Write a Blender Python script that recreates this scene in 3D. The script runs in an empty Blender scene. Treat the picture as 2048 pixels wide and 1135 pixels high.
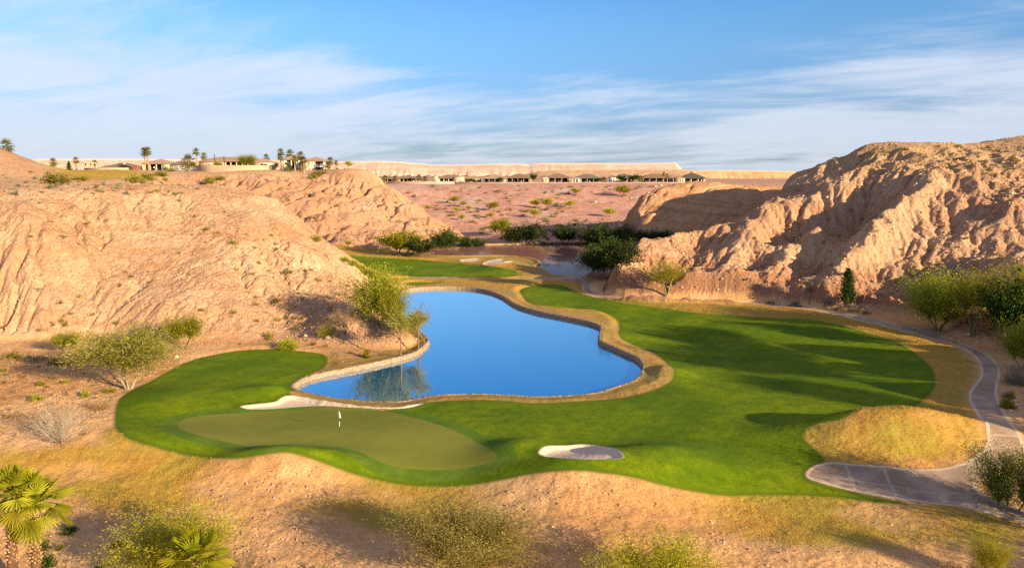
import bpy, math, random
import numpy as np
from mathutils import Vector, Matrix
rng = np.random.default_rng(7)
random.seed(7)
scene = bpy.context.scene
COL = scene.collection
f32 = np.float32

# ------------------------------------------------------------------ camera
FPX, CW, CH, HORIZON, CAMZ = 1518.0, 2048.0, 1135.0, 350.0, 27.0
PITCH = math.atan((CH/2-HORIZON)/FPX)
CP, SP = math.cos(PITCH), math.sin(PITCH)
def ray(px, py):
    """slopes (dx/dy, dz/dy) of the sight line through a point of the photo"""
    px = np.asarray(px, float); py = np.asarray(py, float)
    u = (px-CW/2)/FPX; v = (CH/2-py)/FPX
    den = CP+v*SP
    return u/den, (v*CP-SP)/den
def at(px, py, d):
    sx, sz = ray(px, py)
    return (float(sx*d), float(d), float(CAMZ+sz*d))
cam = bpy.data.cameras.new("camera")
cam.sensor_width = 36.0; cam.lens = 36.0*FPX/CW
cam.clip_start = 0.5; cam.clip_end = 60000
cam_o = bpy.data.objects.new("camera", cam); COL.objects.link(cam_o)
cam_o.location = (0, 0, CAMZ); cam_o.rotation_euler = (math.pi/2-PITCH, 0, 0)
scene.camera = cam_o

# ------------------------------------------------------------------ noise
_perm = np.random.default_rng(3).permutation(256).astype(np.int32)
_perm = np.concatenate([_perm, _perm])
_ga = np.linspace(0, 2*np.pi, 32, endpoint=False)
_gx = np.cos(_ga).astype(f32); _gy = np.sin(_ga).astype(f32)
def pn(x, y, seed=0):
    """gradient noise, about -0.7..0.7"""
    x = np.asarray(x, f32)+f32(seed*17.31); y = np.asarray(y, f32)+f32(seed*9.73)
    x0 = np.floor(x); y0 = np.floor(y)
    xi = x0.astype(np.int32) & 255; yi = y0.astype(np.int32) & 255
    fx = x-x0; fy = y-y0
    u = fx*fx*fx*(fx*(fx*6-15)+10); v = fy*fy*fy*(fy*(fy*6-15)+10)
    def g(a, b, dx, dy):
        h = _perm[_perm[(xi+a) & 255]+((yi+b) & 255)] & 31
        return _gx[h]*dx+_gy[h]*dy
    n00 = g(0, 0, fx, fy); n10 = g(1, 0, fx-1, fy); n01 = g(0, 1, fx, fy-1); n11 = g(1, 1, fx-1, fy-1)
    a = n00+u*(n10-n00); b = n01+u*(n11-n01)
    return a+v*(b-a)
def fbm(x, y, oct=4, seed=0, gain=.5):
    s = 0; a = 1.0; k = 1.0
    for i in range(oct):
        s = s+a*pn(np.asarray(x)*k, np.asarray(y)*k, seed+i*5); a *= gain; k *= 2.03
    return s
def ss(a, b, x):
    t = np.clip((np.asarray(x)-a)/(b-a), 0, 1); return t*t*(3-2*t)
def smax(a, b, k):
    h = np.maximum(k-np.abs(a-b), 0)/k
    return np.maximum(a, b)+h*h*k*.25

# ------------------------------------------------------------------ terrain grid: rows by distance, columns by bearing
def seg(a, b, st): return np.arange(a, b, st)
PXS = 2.0/FPX
cols = np.concatenate([seg(-1.05, -.745, .012), seg(-.745, .745, PXS*.94), seg(.745, 1.75, .012)]).astype(np.float64)
rows = np.concatenate([seg(22, 45, .6), seg(45, 110, .22), seg(110, 215, .24), seg(215, 355, .38), seg(355, 520, .75),
                       seg(520, 900, 6), np.geomspace(900, 30000, 40)])
NR, NC = len(rows), len(cols)
Y = np.repeat(rows[:, None], NC, 1).astype(f32)
X = (rows[:, None]*cols[None, :]).astype(f32)

# ------------------------------------------------------------------ flat course ground
MOUNDS = [  # px, py, height, radius across, radius along, turn
 (566, 938, 1.75, 6.0, 2.8, 0), (1175, 972, 2.2, 9.5, 4.8, 0), (1795, 884, 3.3, 9.5, 4.6, -.1), (1040, 912, 1.1, 3.2, 3, 0),
 (1320, 925, 1.1, 5.5, 3.5, 0), (545, 778, .9, 4.5, 2.6, .2), (1900, 745, 1.0, 5, 9, -.4), (1335, 735, .8, 3.0, 4, 0),
 (1010, 527, 1.9, 9, 14, 0), (1100, 540, .8, 7, 9, 0), (300, 905, 1.0, 9, 4, 0), (60, 880, 1.2, 12, 6, 0), (760, 880, .5, 14, 8, 0),
 (1230, 655, .7, 4, 5, 0), (660, 498, 1.5, 18, 14, 0), (1560, 640, .6, 14, 6, 0), (850, 985, -.8, 8, 4, 0), (1500, 1010, -.6, 9, 5, 0),
 (1800, 625, .8, 10, 10, 0), (330, 800, .8, 7, 7, 0), (1150, 1080, .9, 10, 4, 0)]
def flat(x, y):
    x = np.asarray(x, f32); y = np.asarray(y, f32)
    z = 1.0+.035*np.clip(85-y, -40, 12)-.07*np.clip(64-y, 0, 40)+.0
    z = z+.012*np.clip(np.abs(x)-25, 0, 60)
    for px, py, h, ra, rb, t in MOUNDS:
        sx, sz = ray(px, py); d = (1.3-CAMZ)/sz
        dx = x-sx*d; dy = y-d
        a = dx*math.cos(t)+dy*math.sin(t); b = -dx*math.sin(t)+dy*math.cos(t)
        z = z+h*np.exp(-(a/ra)**2-(b/rb)**2)
    return z.astype(f32)
def onflat(px, py, n=12):
    sx, sz = ray(px, py); d = (1.2-CAMZ)/sz
    for _ in range(n):
        zf = flat(sx*d, d); d = .5*d+.5*(zf-CAMZ)/sz
    return np.stack([sx*d, d], -1)
def poly(pts, smooth=2, z=None):
    """outline through points of the photo, on the ground, corners rounded"""
    p = np.array(pts, float)
    if z is None: q = onflat(p[:, 0], p[:, 1])
    else:
        sx, sz = ray(p[:, 0], p[:, 1]); d = (z-CAMZ)/sz; q = np.stack([sx*d, d], -1)
    for _ in range(smooth):
        n = np.roll(q, -1, 0); q = np.stack([.75*q+.25*n, .25*q+.75*n], 1).reshape(-1, 2)
    return q
def sdf(q, x, y, pad):
    """signed distance to a closed outline, positive inside; -pad where farther than pad outside"""
    out = np.full(x.shape, -pad, f32)
    m = (x > q[:, 0].min()-pad) & (x < q[:, 0].max()+pad) & (y > q[:, 1].min()-pad) & (y < q[:, 1].max()+pad)
    px = x[m]; py = y[m]
    d2 = np.full(px.shape, 1e9, f32); ins = np.zeros(px.shape, bool)
    n = len(q)
    for i in range(n):
        ax, ay = q[i]; bx, by = q[(i+1) % n]
        ex, ey = bx-ax, by-ay
        wx = px-f32(ax); wy = py-f32(ay)
        t = np.clip((wx*f32(ex)+wy*f32(ey))/f32(ex*ex+ey*ey+1e-9), 0, 1)
        dx = wx-t*f32(ex); dy = wy-t*f32(ey)
        np.minimum(d2, dx*dx+dy*dy, out=d2)
        if ey != 0:
            c = ((ay <= py) & (by > py)) | ((by <= py) & (ay > py))
            xi = ax+(py-ay)/ey*ex
            ins ^= c & (px < xi)
    out[m] = np.clip(np.where(ins, 1, -1)*np.sqrt(d2), -pad, None)
    return out

POND = poly([(586,780),(594,787),(612,792),(631,796),(655,801),(681,805),(712,808),(744,811),(797,812),(837,805),(863,798),(929,795),(1000,796),(1072,802),(1139,799),(1191,794),(1218,785),(1265,770),(1279,756),(1284,742),(1283,732),(1271,720),(1244,709),(1218,697),(1199,690),(1195,683),(1199,666),(1201,659),(1189,652),(1162,645),(1112,635),(1067,626),(1033,615),(1020,608),(1001,594),(969,583),(929,578),(876,577),(808,581),(796,600),(805,640),(830,662),(852,676),(860,686),(858,691),(837,710),(802,721),(744,734),(691,745),(639,755),(612,763),(594,774)], 2, 0)
POND2 = poly([(820,508),(830,496),(870,488),(930,492),(1000,490),(1060,488),(1150,488),(1230,492),(1270,500),(1250,530),(1200,556),(1168,558),(1128,555),(1104,552),(1088,540),(1067,534),(1085,527),(1072,519),(1033,514),(1000,512),(930,514),(880,513),(850,510)], 2, 0)
LUSH = poly([(480,700),(540,697),(600,702),(645,706),(656,714),(655,727),(645,738),(620,748),(596,762),(581,775),(580,790),(600,798),(650,812),(700,818),(760,822),(815,816),(850,803),(930,799),(1000,801),(1060,807),(1130,804),(1190,800),(1250,794),(1290,785),(1320,775),(1342,762),(1348,750),(1345,735),(1325,715),(1300,702),(1270,690),(1245,680),(1235,668),(1240,655),(1235,640),(1210,625),(1180,620),(1130,617),(1080,613),(1060,607),(1050,600),(1044,590),(1036,580),(1060,572),(1100,568),(1130,571),(1145,580),(1175,591),(1200,596),(1240,605),(1290,612),(1340,618),(1400,627),(1480,633),(1560,636),(1628,638),(1660,645),(1720,660),(1770,675),(1820,695),(1850,720),(1870,745),(1872,770),(1860,790),(1830,812),(1770,830),(1700,838),(1645,843),(1620,852),(1607,866),(1610,880),(1625,893),(1640,905),(1655,922),(1625,930),(1608,945),(1615,958),(1647,969),(1713,985),(1780,1000),(1835,1011),(1760,1006),(1700,997),(1600,989),(1520,990),(1450,991),(1400,985),(1330,972),(1270,956),(1220,947),(1170,941),(1120,942),(1050,949),(990,962),(930,971),(860,974),(800,969),(740,957),(690,942),(640,925),(600,912),(570,905),(530,910),(480,917),(440,917),(390,912),(330,900),(280,886),(245,872),(228,856),(228,830),(232,805),(245,790),(270,775),(300,762),(330,745),(360,728),(400,714),(440,706)])
LUSH2 = poly([(690,510),(720,512),(760,515),(800,517),(850,520),(900,524),(935,528),(975,533),(1020,538),(1038,545),(1030,552),(1000,554),(900,554),(820,554),(780,548),(750,540),(715,526)])
TEE = poly([(800,568),(830,563),(880,566),(860,571),(815,572)])
GREEN = poly([(352,845),(370,836),(410,829),(470,825),(550,822),(620,818),(665,813),(720,816),(760,819),(800,828),(850,840),(900,857),(950,880),(985,900),(997,912),(985,922),(960,930),(930,936),(890,940),(830,938),(780,930),(750,918),(720,903),(690,895),(660,892),(600,894),(540,896),(490,890),(430,878),(385,868),(360,858)])
BUNKERS = [poly(b) for b in (
 [(480,812),(520,808),(552,805),(562,796),(575,791),(600,792),(625,798),(660,805),(720,812),(790,815),(840,808),(852,806),(830,816),(790,819),(700,816),(640,812),(600,814),(550,819),(500,820),(482,817)],
 [(1075,905),(1085,895),(1110,892),(1150,889),(1180,889),(1210,894),(1235,902),(1248,911),(1249,919),(1200,921),(1150,920),(1100,916),(1080,911)],
 [(915,524),(940,520),(958,519),(963,521),(955,525),(930,527)],
 [(963,528),(975,523),(1000,520),(1011,520),(1004,524),(1035,522),(1022,527),(990,531),(970,531)])]
PATH = poly([(1528,612),(1607,617),(1660,626),(1739,645),(1792,661),(1845,670),(1898,683),(1932,699),(1956,717),(1961,736),(1962,751),(1948,770),(1934,791),(1946,818),(1961,840),(1973,861),(1975,883),(1964,901),(1932,922),(1898,931),(1840,937),(1766,933),(1692,926),(1655,925),(1626,931),(1609,945),(1615,957),(1647,968),(1713,984),(1792,999),(1885,1012),(1951,1023),(1977,1031),(2040,1046),(2120,1066),(2200,1070),(2200,1035),(2090,1030),(2000,1012),(1965,992),(1952,972),(1962,956),(2000,935),(2030,925),(2060,915),(2048,893),(2032,855),(2012,830),(1996,800),(1994,775),(2002,751),(1996,725),(1966,704),(1925,683),(1872,668),(1819,654),(1766,640),(1713,630),(1660,620),(1600,612),(1528,606),(1400,601),(1300,600),(1230,594),(1192,586),(1178,577),(1188,569),(1175,563),(1150,559),(1090,555),(1000,556),(900,555),(790,555),(790,558),(900,558),(1000,559),(1090,558.5),(1150,563),(1168,567),(1162,577),(1178,590),(1225,599),(1300,604),(1400,606)], 1)
ROUGH = [poly(b) for b in (
 [(770,545),(800,530),(1090,520),(1110,550),(1170,562),(1165,580),(1190,590),(1300,603),(1528,610),(1660,625),(1800,664),(1932,702),(1958,735),(1940,790),(1960,845),(1972,880),(1930,920),(1840,935),(1650,924),(1600,945),(1780,1000),(1860,1020),(1800,1040),(1700,1060),(1560,1050),(1450,1025),(1330,995),(1200,955),(1100,950),(960,985),(960,1020),(880,1050),(780,1020),(700,990),(630,955),(560,915),(470,945),(400,985),(330,985),(260,940),(190,880),(235,850),(400,850),(560,790),(575,775),(640,740),(660,700),(700,745),(840,705),(870,690),(1000,690),(900,600),(780,590)],
 [(620,482),(700,490),(780,500),(812,512),(860,515),(1090,515),(1110,555),(790,556),(740,545),(690,515)])]
ROUGH.append(poly([(-40,905),(180,880),(300,880),(480,900),(620,900),(760,945),(1000,950),(1180,938),(1400,985),(1620,985),(1900,1010),(2080,1050),(2080,1085),(1800,1110),(1500,1075),(1300,1040),(1150,1015),(1020,1010),(900,1060),(760,1075),(640,1020),(480,1000),(330,1060),(150,1000),(-40,960)]))

x, y = X, Y
s_pond = np.maximum(sdf(POND, x, y, 8), sdf(POND2, x, y, 8))
s_lush = np.maximum.reduce([sdf(LUSH, x, y, 6), sdf(LUSH2, x, y, 6), sdf(TEE, x, y, 6)])
s_green = sdf(GREEN, x, y, 6)
s_bunk = [sdf(b, x, y, 4) for b in BUNKERS]
s_sand = np.maximum.reduce(s_bunk)
s_path = sdf(PATH, x, y, 5)
s_rough = np.maximum.reduce([sdf(r_, x, y, 8) for r_ in ROUGH])

F = flat(X, Y)
und = fbm(X/9, Y/9, 3, 11)
F += .28*und*ss(6, -2, s_green)*ss(0, -3, np.minimum(s_lush, 2)-1.0)+.06*und
rg = ss(.4, -.6, s_lush)*ss(.0, -.8, s_path)*ss(.2, -.5, s_pond)
F += rg*(.10*fbm(X/1.6, Y/1.6, 3, 21)+(.02+.045*ss(-.5, -3, s_rough))*fbm(X/.55, Y/.55, 2, 22)-.04*np.exp(-(pn(X/2.2+.3*pn(X, Y, 26), Y/1.1, 25)/.06)**2)*ss(-.05, .3, pn(X/9, Y/9, 27)))
# tussocks in the longer grass and the raked sand
F += .016*ss(.3, .8, s_lush)*ss(.5, -1.2, s_green)*fbm(X/.5, Y/.5, 2, 23)
sand_in = ss(0, .7, s_sand)
F += -.22*sand_in+.10*np.exp(-(s_sand/.6)**2)+.03*sand_in*fbm(X/.4, Y/.4, 2, 24)
F += .04*ss(-.3, .1, s_path)
# shores: down to the stone edge, then under water
F = np.where(s_pond > -3.5, F+(.62+.12*pn(X/3, Y/3, 31)-F)*ss(-3.2, -.5, s_pond), F)
F = np.where(s_pond > -.45, F+(-1.6-F)*ss(-.42, .35, s_pond), F).astype(f32)

# ------------------------------------------------------------------ hills: smooth surfaces through measured points
def tps(pts, raw=(), lam=1e-4):
    P = np.array([at(*p) for p in pts]+[tuple(r) for r in raw], float)
    q = np.stack([P[:, 0]/P[:, 1], np.log(P[:, 1])], -1)*3
    z = P[:, 2]; n = len(q)
    r2 = ((q[:, None]-q[None])**2).sum(-1)
    K = np.where(r2 > 0, .5*r2*np.log(r2+1e-12), 0)+lam*np.eye(n)
    A = np.zeros((n+3, n+3)); A[:n, :n] = K; A[:n, n] = 1; A[:n, n+1:] = q; A[n, :n] = 1; A[n+1:, :n] = q.T
    w = np.linalg.solve(A, np.concatenate([z, np.zeros(3)]))
    return q, w
def tps_grid(model, c0, c1, d0, d1, pad=-30):
    q, w = model; n = len(q)
    j0, j1 = np.searchsorted(cols, [c0, c1]); i0, i1 = np.searchsorted(rows, [d0, d1])
    s = (cols[j0:j1]*3).astype(f32)[None, :]; t = (np.log(rows[i0:i1])*3).astype(f32)[:, None]
    out = np.full((NR, NC), pad, f32)
    acc = (w[n]+w[n+1]*s+w[n+2]*t).astype(f32)
    for k in range(n):
        r2 = (s-f32(q[k, 0]))**2+(t-f32(q[k, 1]))**2+f32(1e-9)
        acc += f32(.5*w[k])*r2*np.log(r2)
    out[i0:i1, j0:j1] = acc
    # fall away at the limits of the patch
    e = 26*(ss(.10, 0, cols[None, :]-c0)+ss(.10, 0, c1-cols[None, :]))+26*(ss(.1, 0, np.log(rows[:, None]/d0))+ss(.1, 0, np.log(d1/rows[:, None])))
    return np.maximum(out-e.astype(f32), pad)

A_PTS = [(-250,385,148),(-100,385,150),(0,385,150),(100,382,155),(200,385,160),(300,385,166),(380,378,171),(430,388,172),(480,404,171),(540,430,169),(600,469,167),(640,499,166),(700,531,166),(728,555,168),(765,590,168),(800,640,150),
 (-250,690,120),(-100,690,120),(0,692,120),(130,690,121),(250,686,121),(380,690,120),(450,690,120),(520,685,121),(570,668,124),(640,690,118),(700,692,117),(745,692,116),(800,692,116),(845,690,119),(728,618,129),(690,606,134),(668,592,141),(705,590,143),(735,600,140),(770,640,125.5),(660,640,122),(720,652,121),(770,664,120),(815,668,122),
 (-100,560,128),(0,560,128),(60,450,137),(0,440,138),(100,560,130),(100,620,125),(170,560,133),(200,450,148),(270,540,139),(260,620,127),(330,622,125),(350,500,147),(350,430,160),(420,604,128),(430,470,153),(500,612,129),(500,510,147),(600,628,131),(600,545,148),(680,565,150)]
A_RAW = [(-150,185,24.5),(-110,190,25),(-75,195,24.5),(-60,205,18),(-48,190,12),(-48,215,0),(-60,230,4),(-38,185,6),(-38,205,-4),(-25,182,0),(-25,205,-8),(-10,175,-8),(-10,150,-6),(-12,135,-6),(-20,200,-10),
 (-120,105,-5),(-80,105,-5),(-60,106,-5),(-45,106,-6),(-32,108,-6),(-22,112,-6),(-12,118,-8),(-80,240,14),(-120,240,22),(-170,240,24)]
B_PTS = [(400,392,318),(440,362,335),(500,343,345),(560,344,345),(600,347,348),(650,345,346),(700,334,345),(725,341,345),(760,368,340),(800,393,335),(840,418,330),(870,433,326),(905,455,322),(945,478,318),
 (540,510,266),(620,494,266),(680,498,264),(740,502,264),(790,494,272),(835,480,290),(880,484,297),(930,482,306),
 (440,430,300),(500,400,312),(500,455,290),(560,410,306),(560,450,288),(610,470,280),(620,430,297),(665,470,282),(680,400,318),(700,440,300),(740,400,325),(745,450,300),(790,450,305),(800,420,322),(840,455,308),(620,385,325),(700,370,334),(870,465,304)]
B_RAW = [(-300,205,23),(-210,205,24),(-150,205,24.5),(-118,215,24),(-112,238,24),(-330,300,27),(-260,300,26),(-200,300,27),(-165,300,27),(-200,250,25),(-170,345,29.3),(-200,345,29.3),(-138,300,25),(-122,268,24.3),(-150,330,26),
 (-300,380,28),(-240,380,28),(-200,380,28),(-160,375,29),(-130,375,29.5),(-110,375,29.5),(-90,372,29.5),(-75,372,28),(-60,375,20),(-45,370,8),(-30,360,0),(-20,345,-3),(-8,320,-6),(0,300,-8),
 (-300,460,28),(-200,460,28),(-130,460,28),(-100,460,27),(-70,460,18),(-40,440,0),(-97,262,2),(-88,240,-4),(-60,240,-8),(-30,250,-8),(-10,275,-8),(-300,160,10),(-200,160,10),(-120,160,8)]
C_PTS = [(1195,584,167),(1240,588,164),(1300,593,161),(1400,597,159),(1480,600,157),(1550,604,155),(1650,611,151),(1720,622,146),(1800,641,137),(1900,664,127),(2000,702,113),(2100,750,101),(2250,830,87),
 (1202,556,172),(1240,520,178),(1290,481,185),(1340,471,191),(1400,462,196),(1460,446,199),(1500,422,204),(1530,408,208),(1590,392,206),(1640,378,203),(1700,361,202),(1780,346,200),(1860,334,198),(1950,330,200),(2048,330,196),
 (1530,400,228),(1560,378,245),(1590,356,254),(1640,334,252),(1700,305,244),(1730,292,236),(1620,384,222),(1680,352,226),(1800,288,232),(1870,282,235),(1900,286,237),(1940,294,238),(1990,286,246),(2048,270,256),(2150,264,256),
 (1760,330,214),(1840,318,216),(1900,315,216),(1660,360,214),
 (1860,347,190),(1800,400,177),(1750,450,166),(1700,500,159),(1650,545,156.5),(1720,432,194),(1668,488,183),(1630,545,168),(1645,455,183),(1600,490,174),(1550,530,165.5),(1505,568,160),(1592,452,193),(1545,498,183),(1490,545,171),(1545,415,196),(1505,465,181),(1455,520,169),(1425,572,161),(1350,540,175),(1300,540,176),(1380,500,185),(1420,540,173),
 (1950,450,166),(2048,500,144),(1900,560,151),(1850,500,161),(1800,560,153),(1770,520,161),(1840,440,173),(2000,600,127),(2048,650,113),(1930,600,138),(2048,400,168),(2000,370,182),(1650,585,152),(1800,610,141),(1550,585,157),(1400,578,161)]
C_RAW = [(62,222,4),(72,236,5),(85,262,10),(110,280,18),(160,290,28),(200,290,30),(52,214,0),(38,208,-2),(26,200,-4),(20,187,-4),(16,176,-4),(13,166,-5),(19,160,-4),(40,146,-6),(70,128,-6),(62,106,-5),(80,95,-4),
 (105,150,11.5),(130,150,13),(160,150,15),(200,150,20),(130,190,26),(170,190,27),(220,190,27),(160,235,36),(220,235,34),(110,115,6),(140,110,11),(200,110,14)]
C2_PTS = [(1240,448,278),(1262,422,282),(1300,385,288),(1345,372,292),(1400,365,296),(1440,365,300),(1500,371,302),(1560,375,305),(1230,480,262),(1300,490,256),(1350,440,266),(1450,430,266),(1300,430,272),(1400,400,278),(1350,400,282),(1400,480,256),(1500,480,256),(1520,420,275)]
C2_RAW = [(35,300,4),(50,320,6),(75,325,14),(100,330,22),(130,330,22),(30,270,-3),(35,250,-5),(60,245,-5),(95,245,0),(120,260,6),(140,300,22)]
D_PTS = [(700,378,450),(760,380,440),(850,425,385),(950,476,322),(1000,484,308),(1100,482,308),(1200,478,312),(1300,474,318),(900,430,378),(1000,440,372),(1100,440,372),(1200,440,372),(1300,440,372),
 (900,400,428),(1000,400,430),(1100,400,430),(1200,400,430),(1300,400,430),(800,368,488),(900,368,488),(1000,367,488),(1100,366,488),(1200,366,488),(1300,366,488),(1400,367,488),(1500,371,480),(1600,373,480)]
D_RAW = [(-140,520,22),(-60,520,22),(0,520,22),(60,520,22),(140,520,22),(220,520,23),(-140,640,22),(0,640,22),(140,640,22),(250,640,23),(0,280,-6),(40,280,-6),(-30,290,-6),(90,290,-4),(-60,340,-5),(-90,400,8)]
PEAK = [(-190,258,13.5,28,19),(-250,250,16,42,32)]
E_HILL = [(78,64,13,11,12),(90,78,17,13,14),(84,71,15,10,9),(97,87,13,12,10),(100,94,11,13,12),(108,109,5,13,12),(118,60,17,24,30),(140,90,20,30,40)]

hA = tps_grid(tps(A_PTS, A_RAW), -1.05, .02, 90, 262)
hB = tps_grid(tps(B_PTS, B_RAW), -1.1, .10, 170, 640)
hC = tps_grid(tps(C_PTS, C_RAW), .04, 1.75, 80, 330)
hC2 = tps_grid(tps(C2_PTS, C2_RAW), .07, .75, 225, 360)
hD = tps_grid(tps(D_PTS, D_RAW), -.5, .70, 270, 760)
cap = np.interp(Y[:, :1], [150, 240, 300, 340, 348, 420, 440], [24.3, 25.6, 27.6, 29.5, 29.9, 29.8, 28.5]).astype(f32)
def softcap(h, c): return np.where(h > c-1.5, c-1.5+1.5*np.tanh((h-c+1.5)/1.5), h).astype(f32)
hB = softcap(hB, cap); hA = softcap(hA, 24.6)
for px_, py_, h_, ra, rb in PEAK: hB = hB+(h_*np.exp(-((X-px_)/ra)**2-((Y-py_)/rb)**2)).astype(f32)
hE = np.full_like(F, 0)
for px_, py_, h_, ra, rb in E_HILL: hE = np.maximum(hE, (h_*np.exp(-((X-px_)/ra)**2-((Y-py_)/rb)**2)-.6).astype(f32))
hE = np.where((X > Y*.70+2), hE*ss(2, 14, X-Y*.70), 0).astype(f32)
hC = np.maximum(hC, hE)
far_z = (21.5+2.0*ss(500, 700, Y)-9*ss(2000, 12000, Y)).astype(f32)
hD = np.where(Y > 600, np.maximum(hD, far_z), hD)
# behind the front ground everything rises to the plateau
GAP = .3
dA, dB, dC, dC2, dD = (ss(0, 3, h-F) for h in (hA, hB, hC, hC2, hD))

def gully(s, t, f, amp, seed, warp=.35):
    w = pn(s*f*.4, t*f*.25, seed+3)*warp/f
    n = np.abs(pn((s+w)*f, t*f*.22, seed))
    n2 = np.abs(pn((s+w*1.3)*f*2.3+9, t*f*.6, seed+1))
    n3 = np.abs(pn((s+w)*f*5.1+5, t*f*1.6, seed+2))
    return amp*(n+.5*n2+.25*n3-.4)
def cracks(s, t, f, amp, seed, w=.05, st=.2):
    """narrow deep rills with flat ground between them"""
    q = pn(s*f*.5, t*f*st*1.5, seed+4)*.5/f+pn(s*f*2.2, t*f*.9, seed+6)*.10/f
    n = np.abs(pn((s+q)*f, t*f*st, seed)); m = ss(-.25, .3, pn(s*f*.35, t*f*.3, seed+2))
    return -amp*np.exp(-(n/w)**2)*m-.4*amp*np.exp(-(n/(w*3.5))**2)*m
def grit(amp, k, seed):
    """sharp stony relief"""
    a = np.abs(pn(X/k, Y/k, seed)); b = np.abs(pn(X/(k*.47), Y/(k*.47), seed+1)); c = pn(X/(k*.2), Y/(k*.2), seed+2)
    return amp*((.35-a)+.55*(.35-b)+.3*c)
def rough(amp, seed, k=1.0):
    return amp*(fbm(X/(3.2*k), Y/(3.2*k), 5, seed, .55))
def sl(h, d0=0):
    """slices of the grid where a hill may show, to save time"""
    return h
def erode(h, x0, x1, y0, y1, dx, steps, K, m, seed, n_amp, floor=.8, dmax=4., diff=.02):
    """weather a smooth hill: rain finds its way down a square grid and cuts branching gullies; returns the change of height"""
    nx = int((x1-x0)/dx); ny = int((y1-y0)/dx)
    gxx = x0+dx*np.arange(nx); gyy = y0+dx*np.arange(ny); GX, GY = np.meshgrid(gxx, gyy)
    fj = np.interp((GX/GY).ravel(), cols, np.arange(NC)).reshape(GX.shape); fi = np.interp(GY.ravel(), rows, np.arange(NR)).reshape(GX.shape)
    i0 = np.clip(fi.astype(int), 0, NR-2); j0 = np.clip(fj.astype(int), 0, NC-2); a = fi-i0; b = fj-j0
    smp = lambda q: (q[i0, j0]*(1-b)+q[i0, j0+1]*b)*(1-a)+(q[i0+1, j0]*(1-b)+q[i0+1, j0+1]*b)*a
    H0 = smp(h).astype(np.float64); F0 = smp(F).astype(np.float64)
    z = H0+n_amp*fbm(GX/7, GY/7, 5, seed, .62)+.02*np.random.default_rng(seed).normal(size=H0.shape)
    z0_ = z.copy(); fix = (H0 < F0+floor*.3); fix[0] = fix[-1] = True; fix[:, 0] = fix[:, -1] = True
    n = nx*ny; off = [(-1, -1), (-1, 0), (-1, 1), (0, -1), (0, 1), (1, -1), (1, 0), (1, 1)]
    ids = np.arange(n).reshape(ny, nx)
    hard = .55+.9*ss(-.2, .3, pn(GX/9, GY/9, seed+9))
    for s_ in range(steps):
        zp = np.pad(z, 1, mode='edge'); best = np.zeros_like(z); rec = ids.copy()
        for dy, dx_ in off:
            sl_ = (z-zp[1+dy:1+dy+ny, 1+dx_:1+dx_+nx])/(dx*math.hypot(dy, dx_)); idn = np.pad(ids, 1, mode='edge')[1+dy:1+dy+ny, 1+dx_:1+dx_+nx]
            u = sl_ > best; best = np.where(u, sl_, best); rec = np.where(u, idn, rec)
        rec[fix] = ids[fix]
        order = np.argsort(z.ravel())[::-1]; rl = rec.ravel().tolist(); A_ = [dx*dx]*n
        for q in order.tolist():
            r_ = rl[q]
            if r_ != q: A_[r_] += A_[q]
        Fk = (K*hard.ravel()*np.array(A_)**m/dx).tolist(); zl = z.ravel().tolist()
        for q in order[::-1].tolist():
            r_ = rl[q]
            if r_ != q: f_ = Fk[q]; zl[q] = (zl[q]+f_*zl[r_])/(1+f_)
        z = np.array(zl).reshape(ny, nx)
        zp = np.pad(z, 1, mode='edge'); lap = (zp[2:, 1:-1]+zp[:-2, 1:-1]+zp[1:-1, 2:]+zp[1:-1, :-2])/4-z; z = z+np.where(fix, 0, diff*lap)
    D = z-H0
    D = np.where(D < 0, -dmax*(1-np.exp(D/dmax)), D)
    edge = ss(0, 8*dx, np.minimum.reduce([GX-x0, x1-GX, GY-y0, y1-GY])); D *= edge
    jj = (X-x0)/dx; ii = (Y-y0)/dx; ok = (jj >= 0) & (jj < nx-1.01) & (ii >= 0) & (ii < ny-1.01)
    out = np.zeros_like(h); jf = jj[ok]; if_ = ii[ok]; j1 = jf.astype(int); i1 = if_.astype(int); b = jf-j1; a = if_-i1
    out[ok] = (D[i1, j1]*(1-b)+D[i1, j1+1]*b)*(1-a)+(D[i1+1, j1]*(1-b)+D[i1+1, j1+1]*b)*a
    return out.astype(f32)
capC = (36.9+4.5*ss(148, 172, X)).astype(f32); hC = np.where(hC > capC-.7, capC-.7+.7*np.tanh((hC-capC+.7)/.7), hC).astype(f32)
topA = ss(24.2, 21.5, hA)
eA = erode(hA, -165, -8, 106, 222, .5, 26, .034, .44, 401, 1.5, dmax=5.)
hA = hA+dA*(eA*(.35+.65*topA)*(.25+.75*ss(-20, -44, X))*(.38+.62*ss(-.22, .22, pn(X/24, Y/30, 59)))+grit(.36, 1.5, 55)*(.35+.65*ss(-.15, .3, pn(X/8, Y/8, 57)))+.17*pn(X/.42, Y/.42, 58)+np.tanh(7*pn(X/30, (hA+.05*X)/2.2, 48))*.22*ss(-.1, .25, pn(X/20, Y/12, 49)))
thB = X*.8-Y*.6; hB = hB-dB*2.2*np.exp(-(pn(thB/17, (X*.6+Y*.8)/70, 65)/.10)**2)*ss(27.5, 23, hB)
eB = erode(hB, -150, 5, 250, 352, .7, 26, .034, .44, 402, 2.0, dmax=7.)
fB = dB*ss(28.5, 25, hB)*ss(250, 262, Y)
hB = hB+fB*(eB+grit(.5, 2.2, 69)+.22*pn(X/.8, Y/.8, 67)+np.tanh(7*pn(X/40, hB/2.6, 63))*.3)+(dB-fB)*(.20*fbm(X/7, Y/7, 4, 68)*ss(-95, -150, X)+.08*fbm(X/2, Y/2, 3, 64))
eC = erode(hC, 10, 200, 92, 290, .65, 26, .030, .44, 403, 2.2, dmax=6.)
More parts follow.
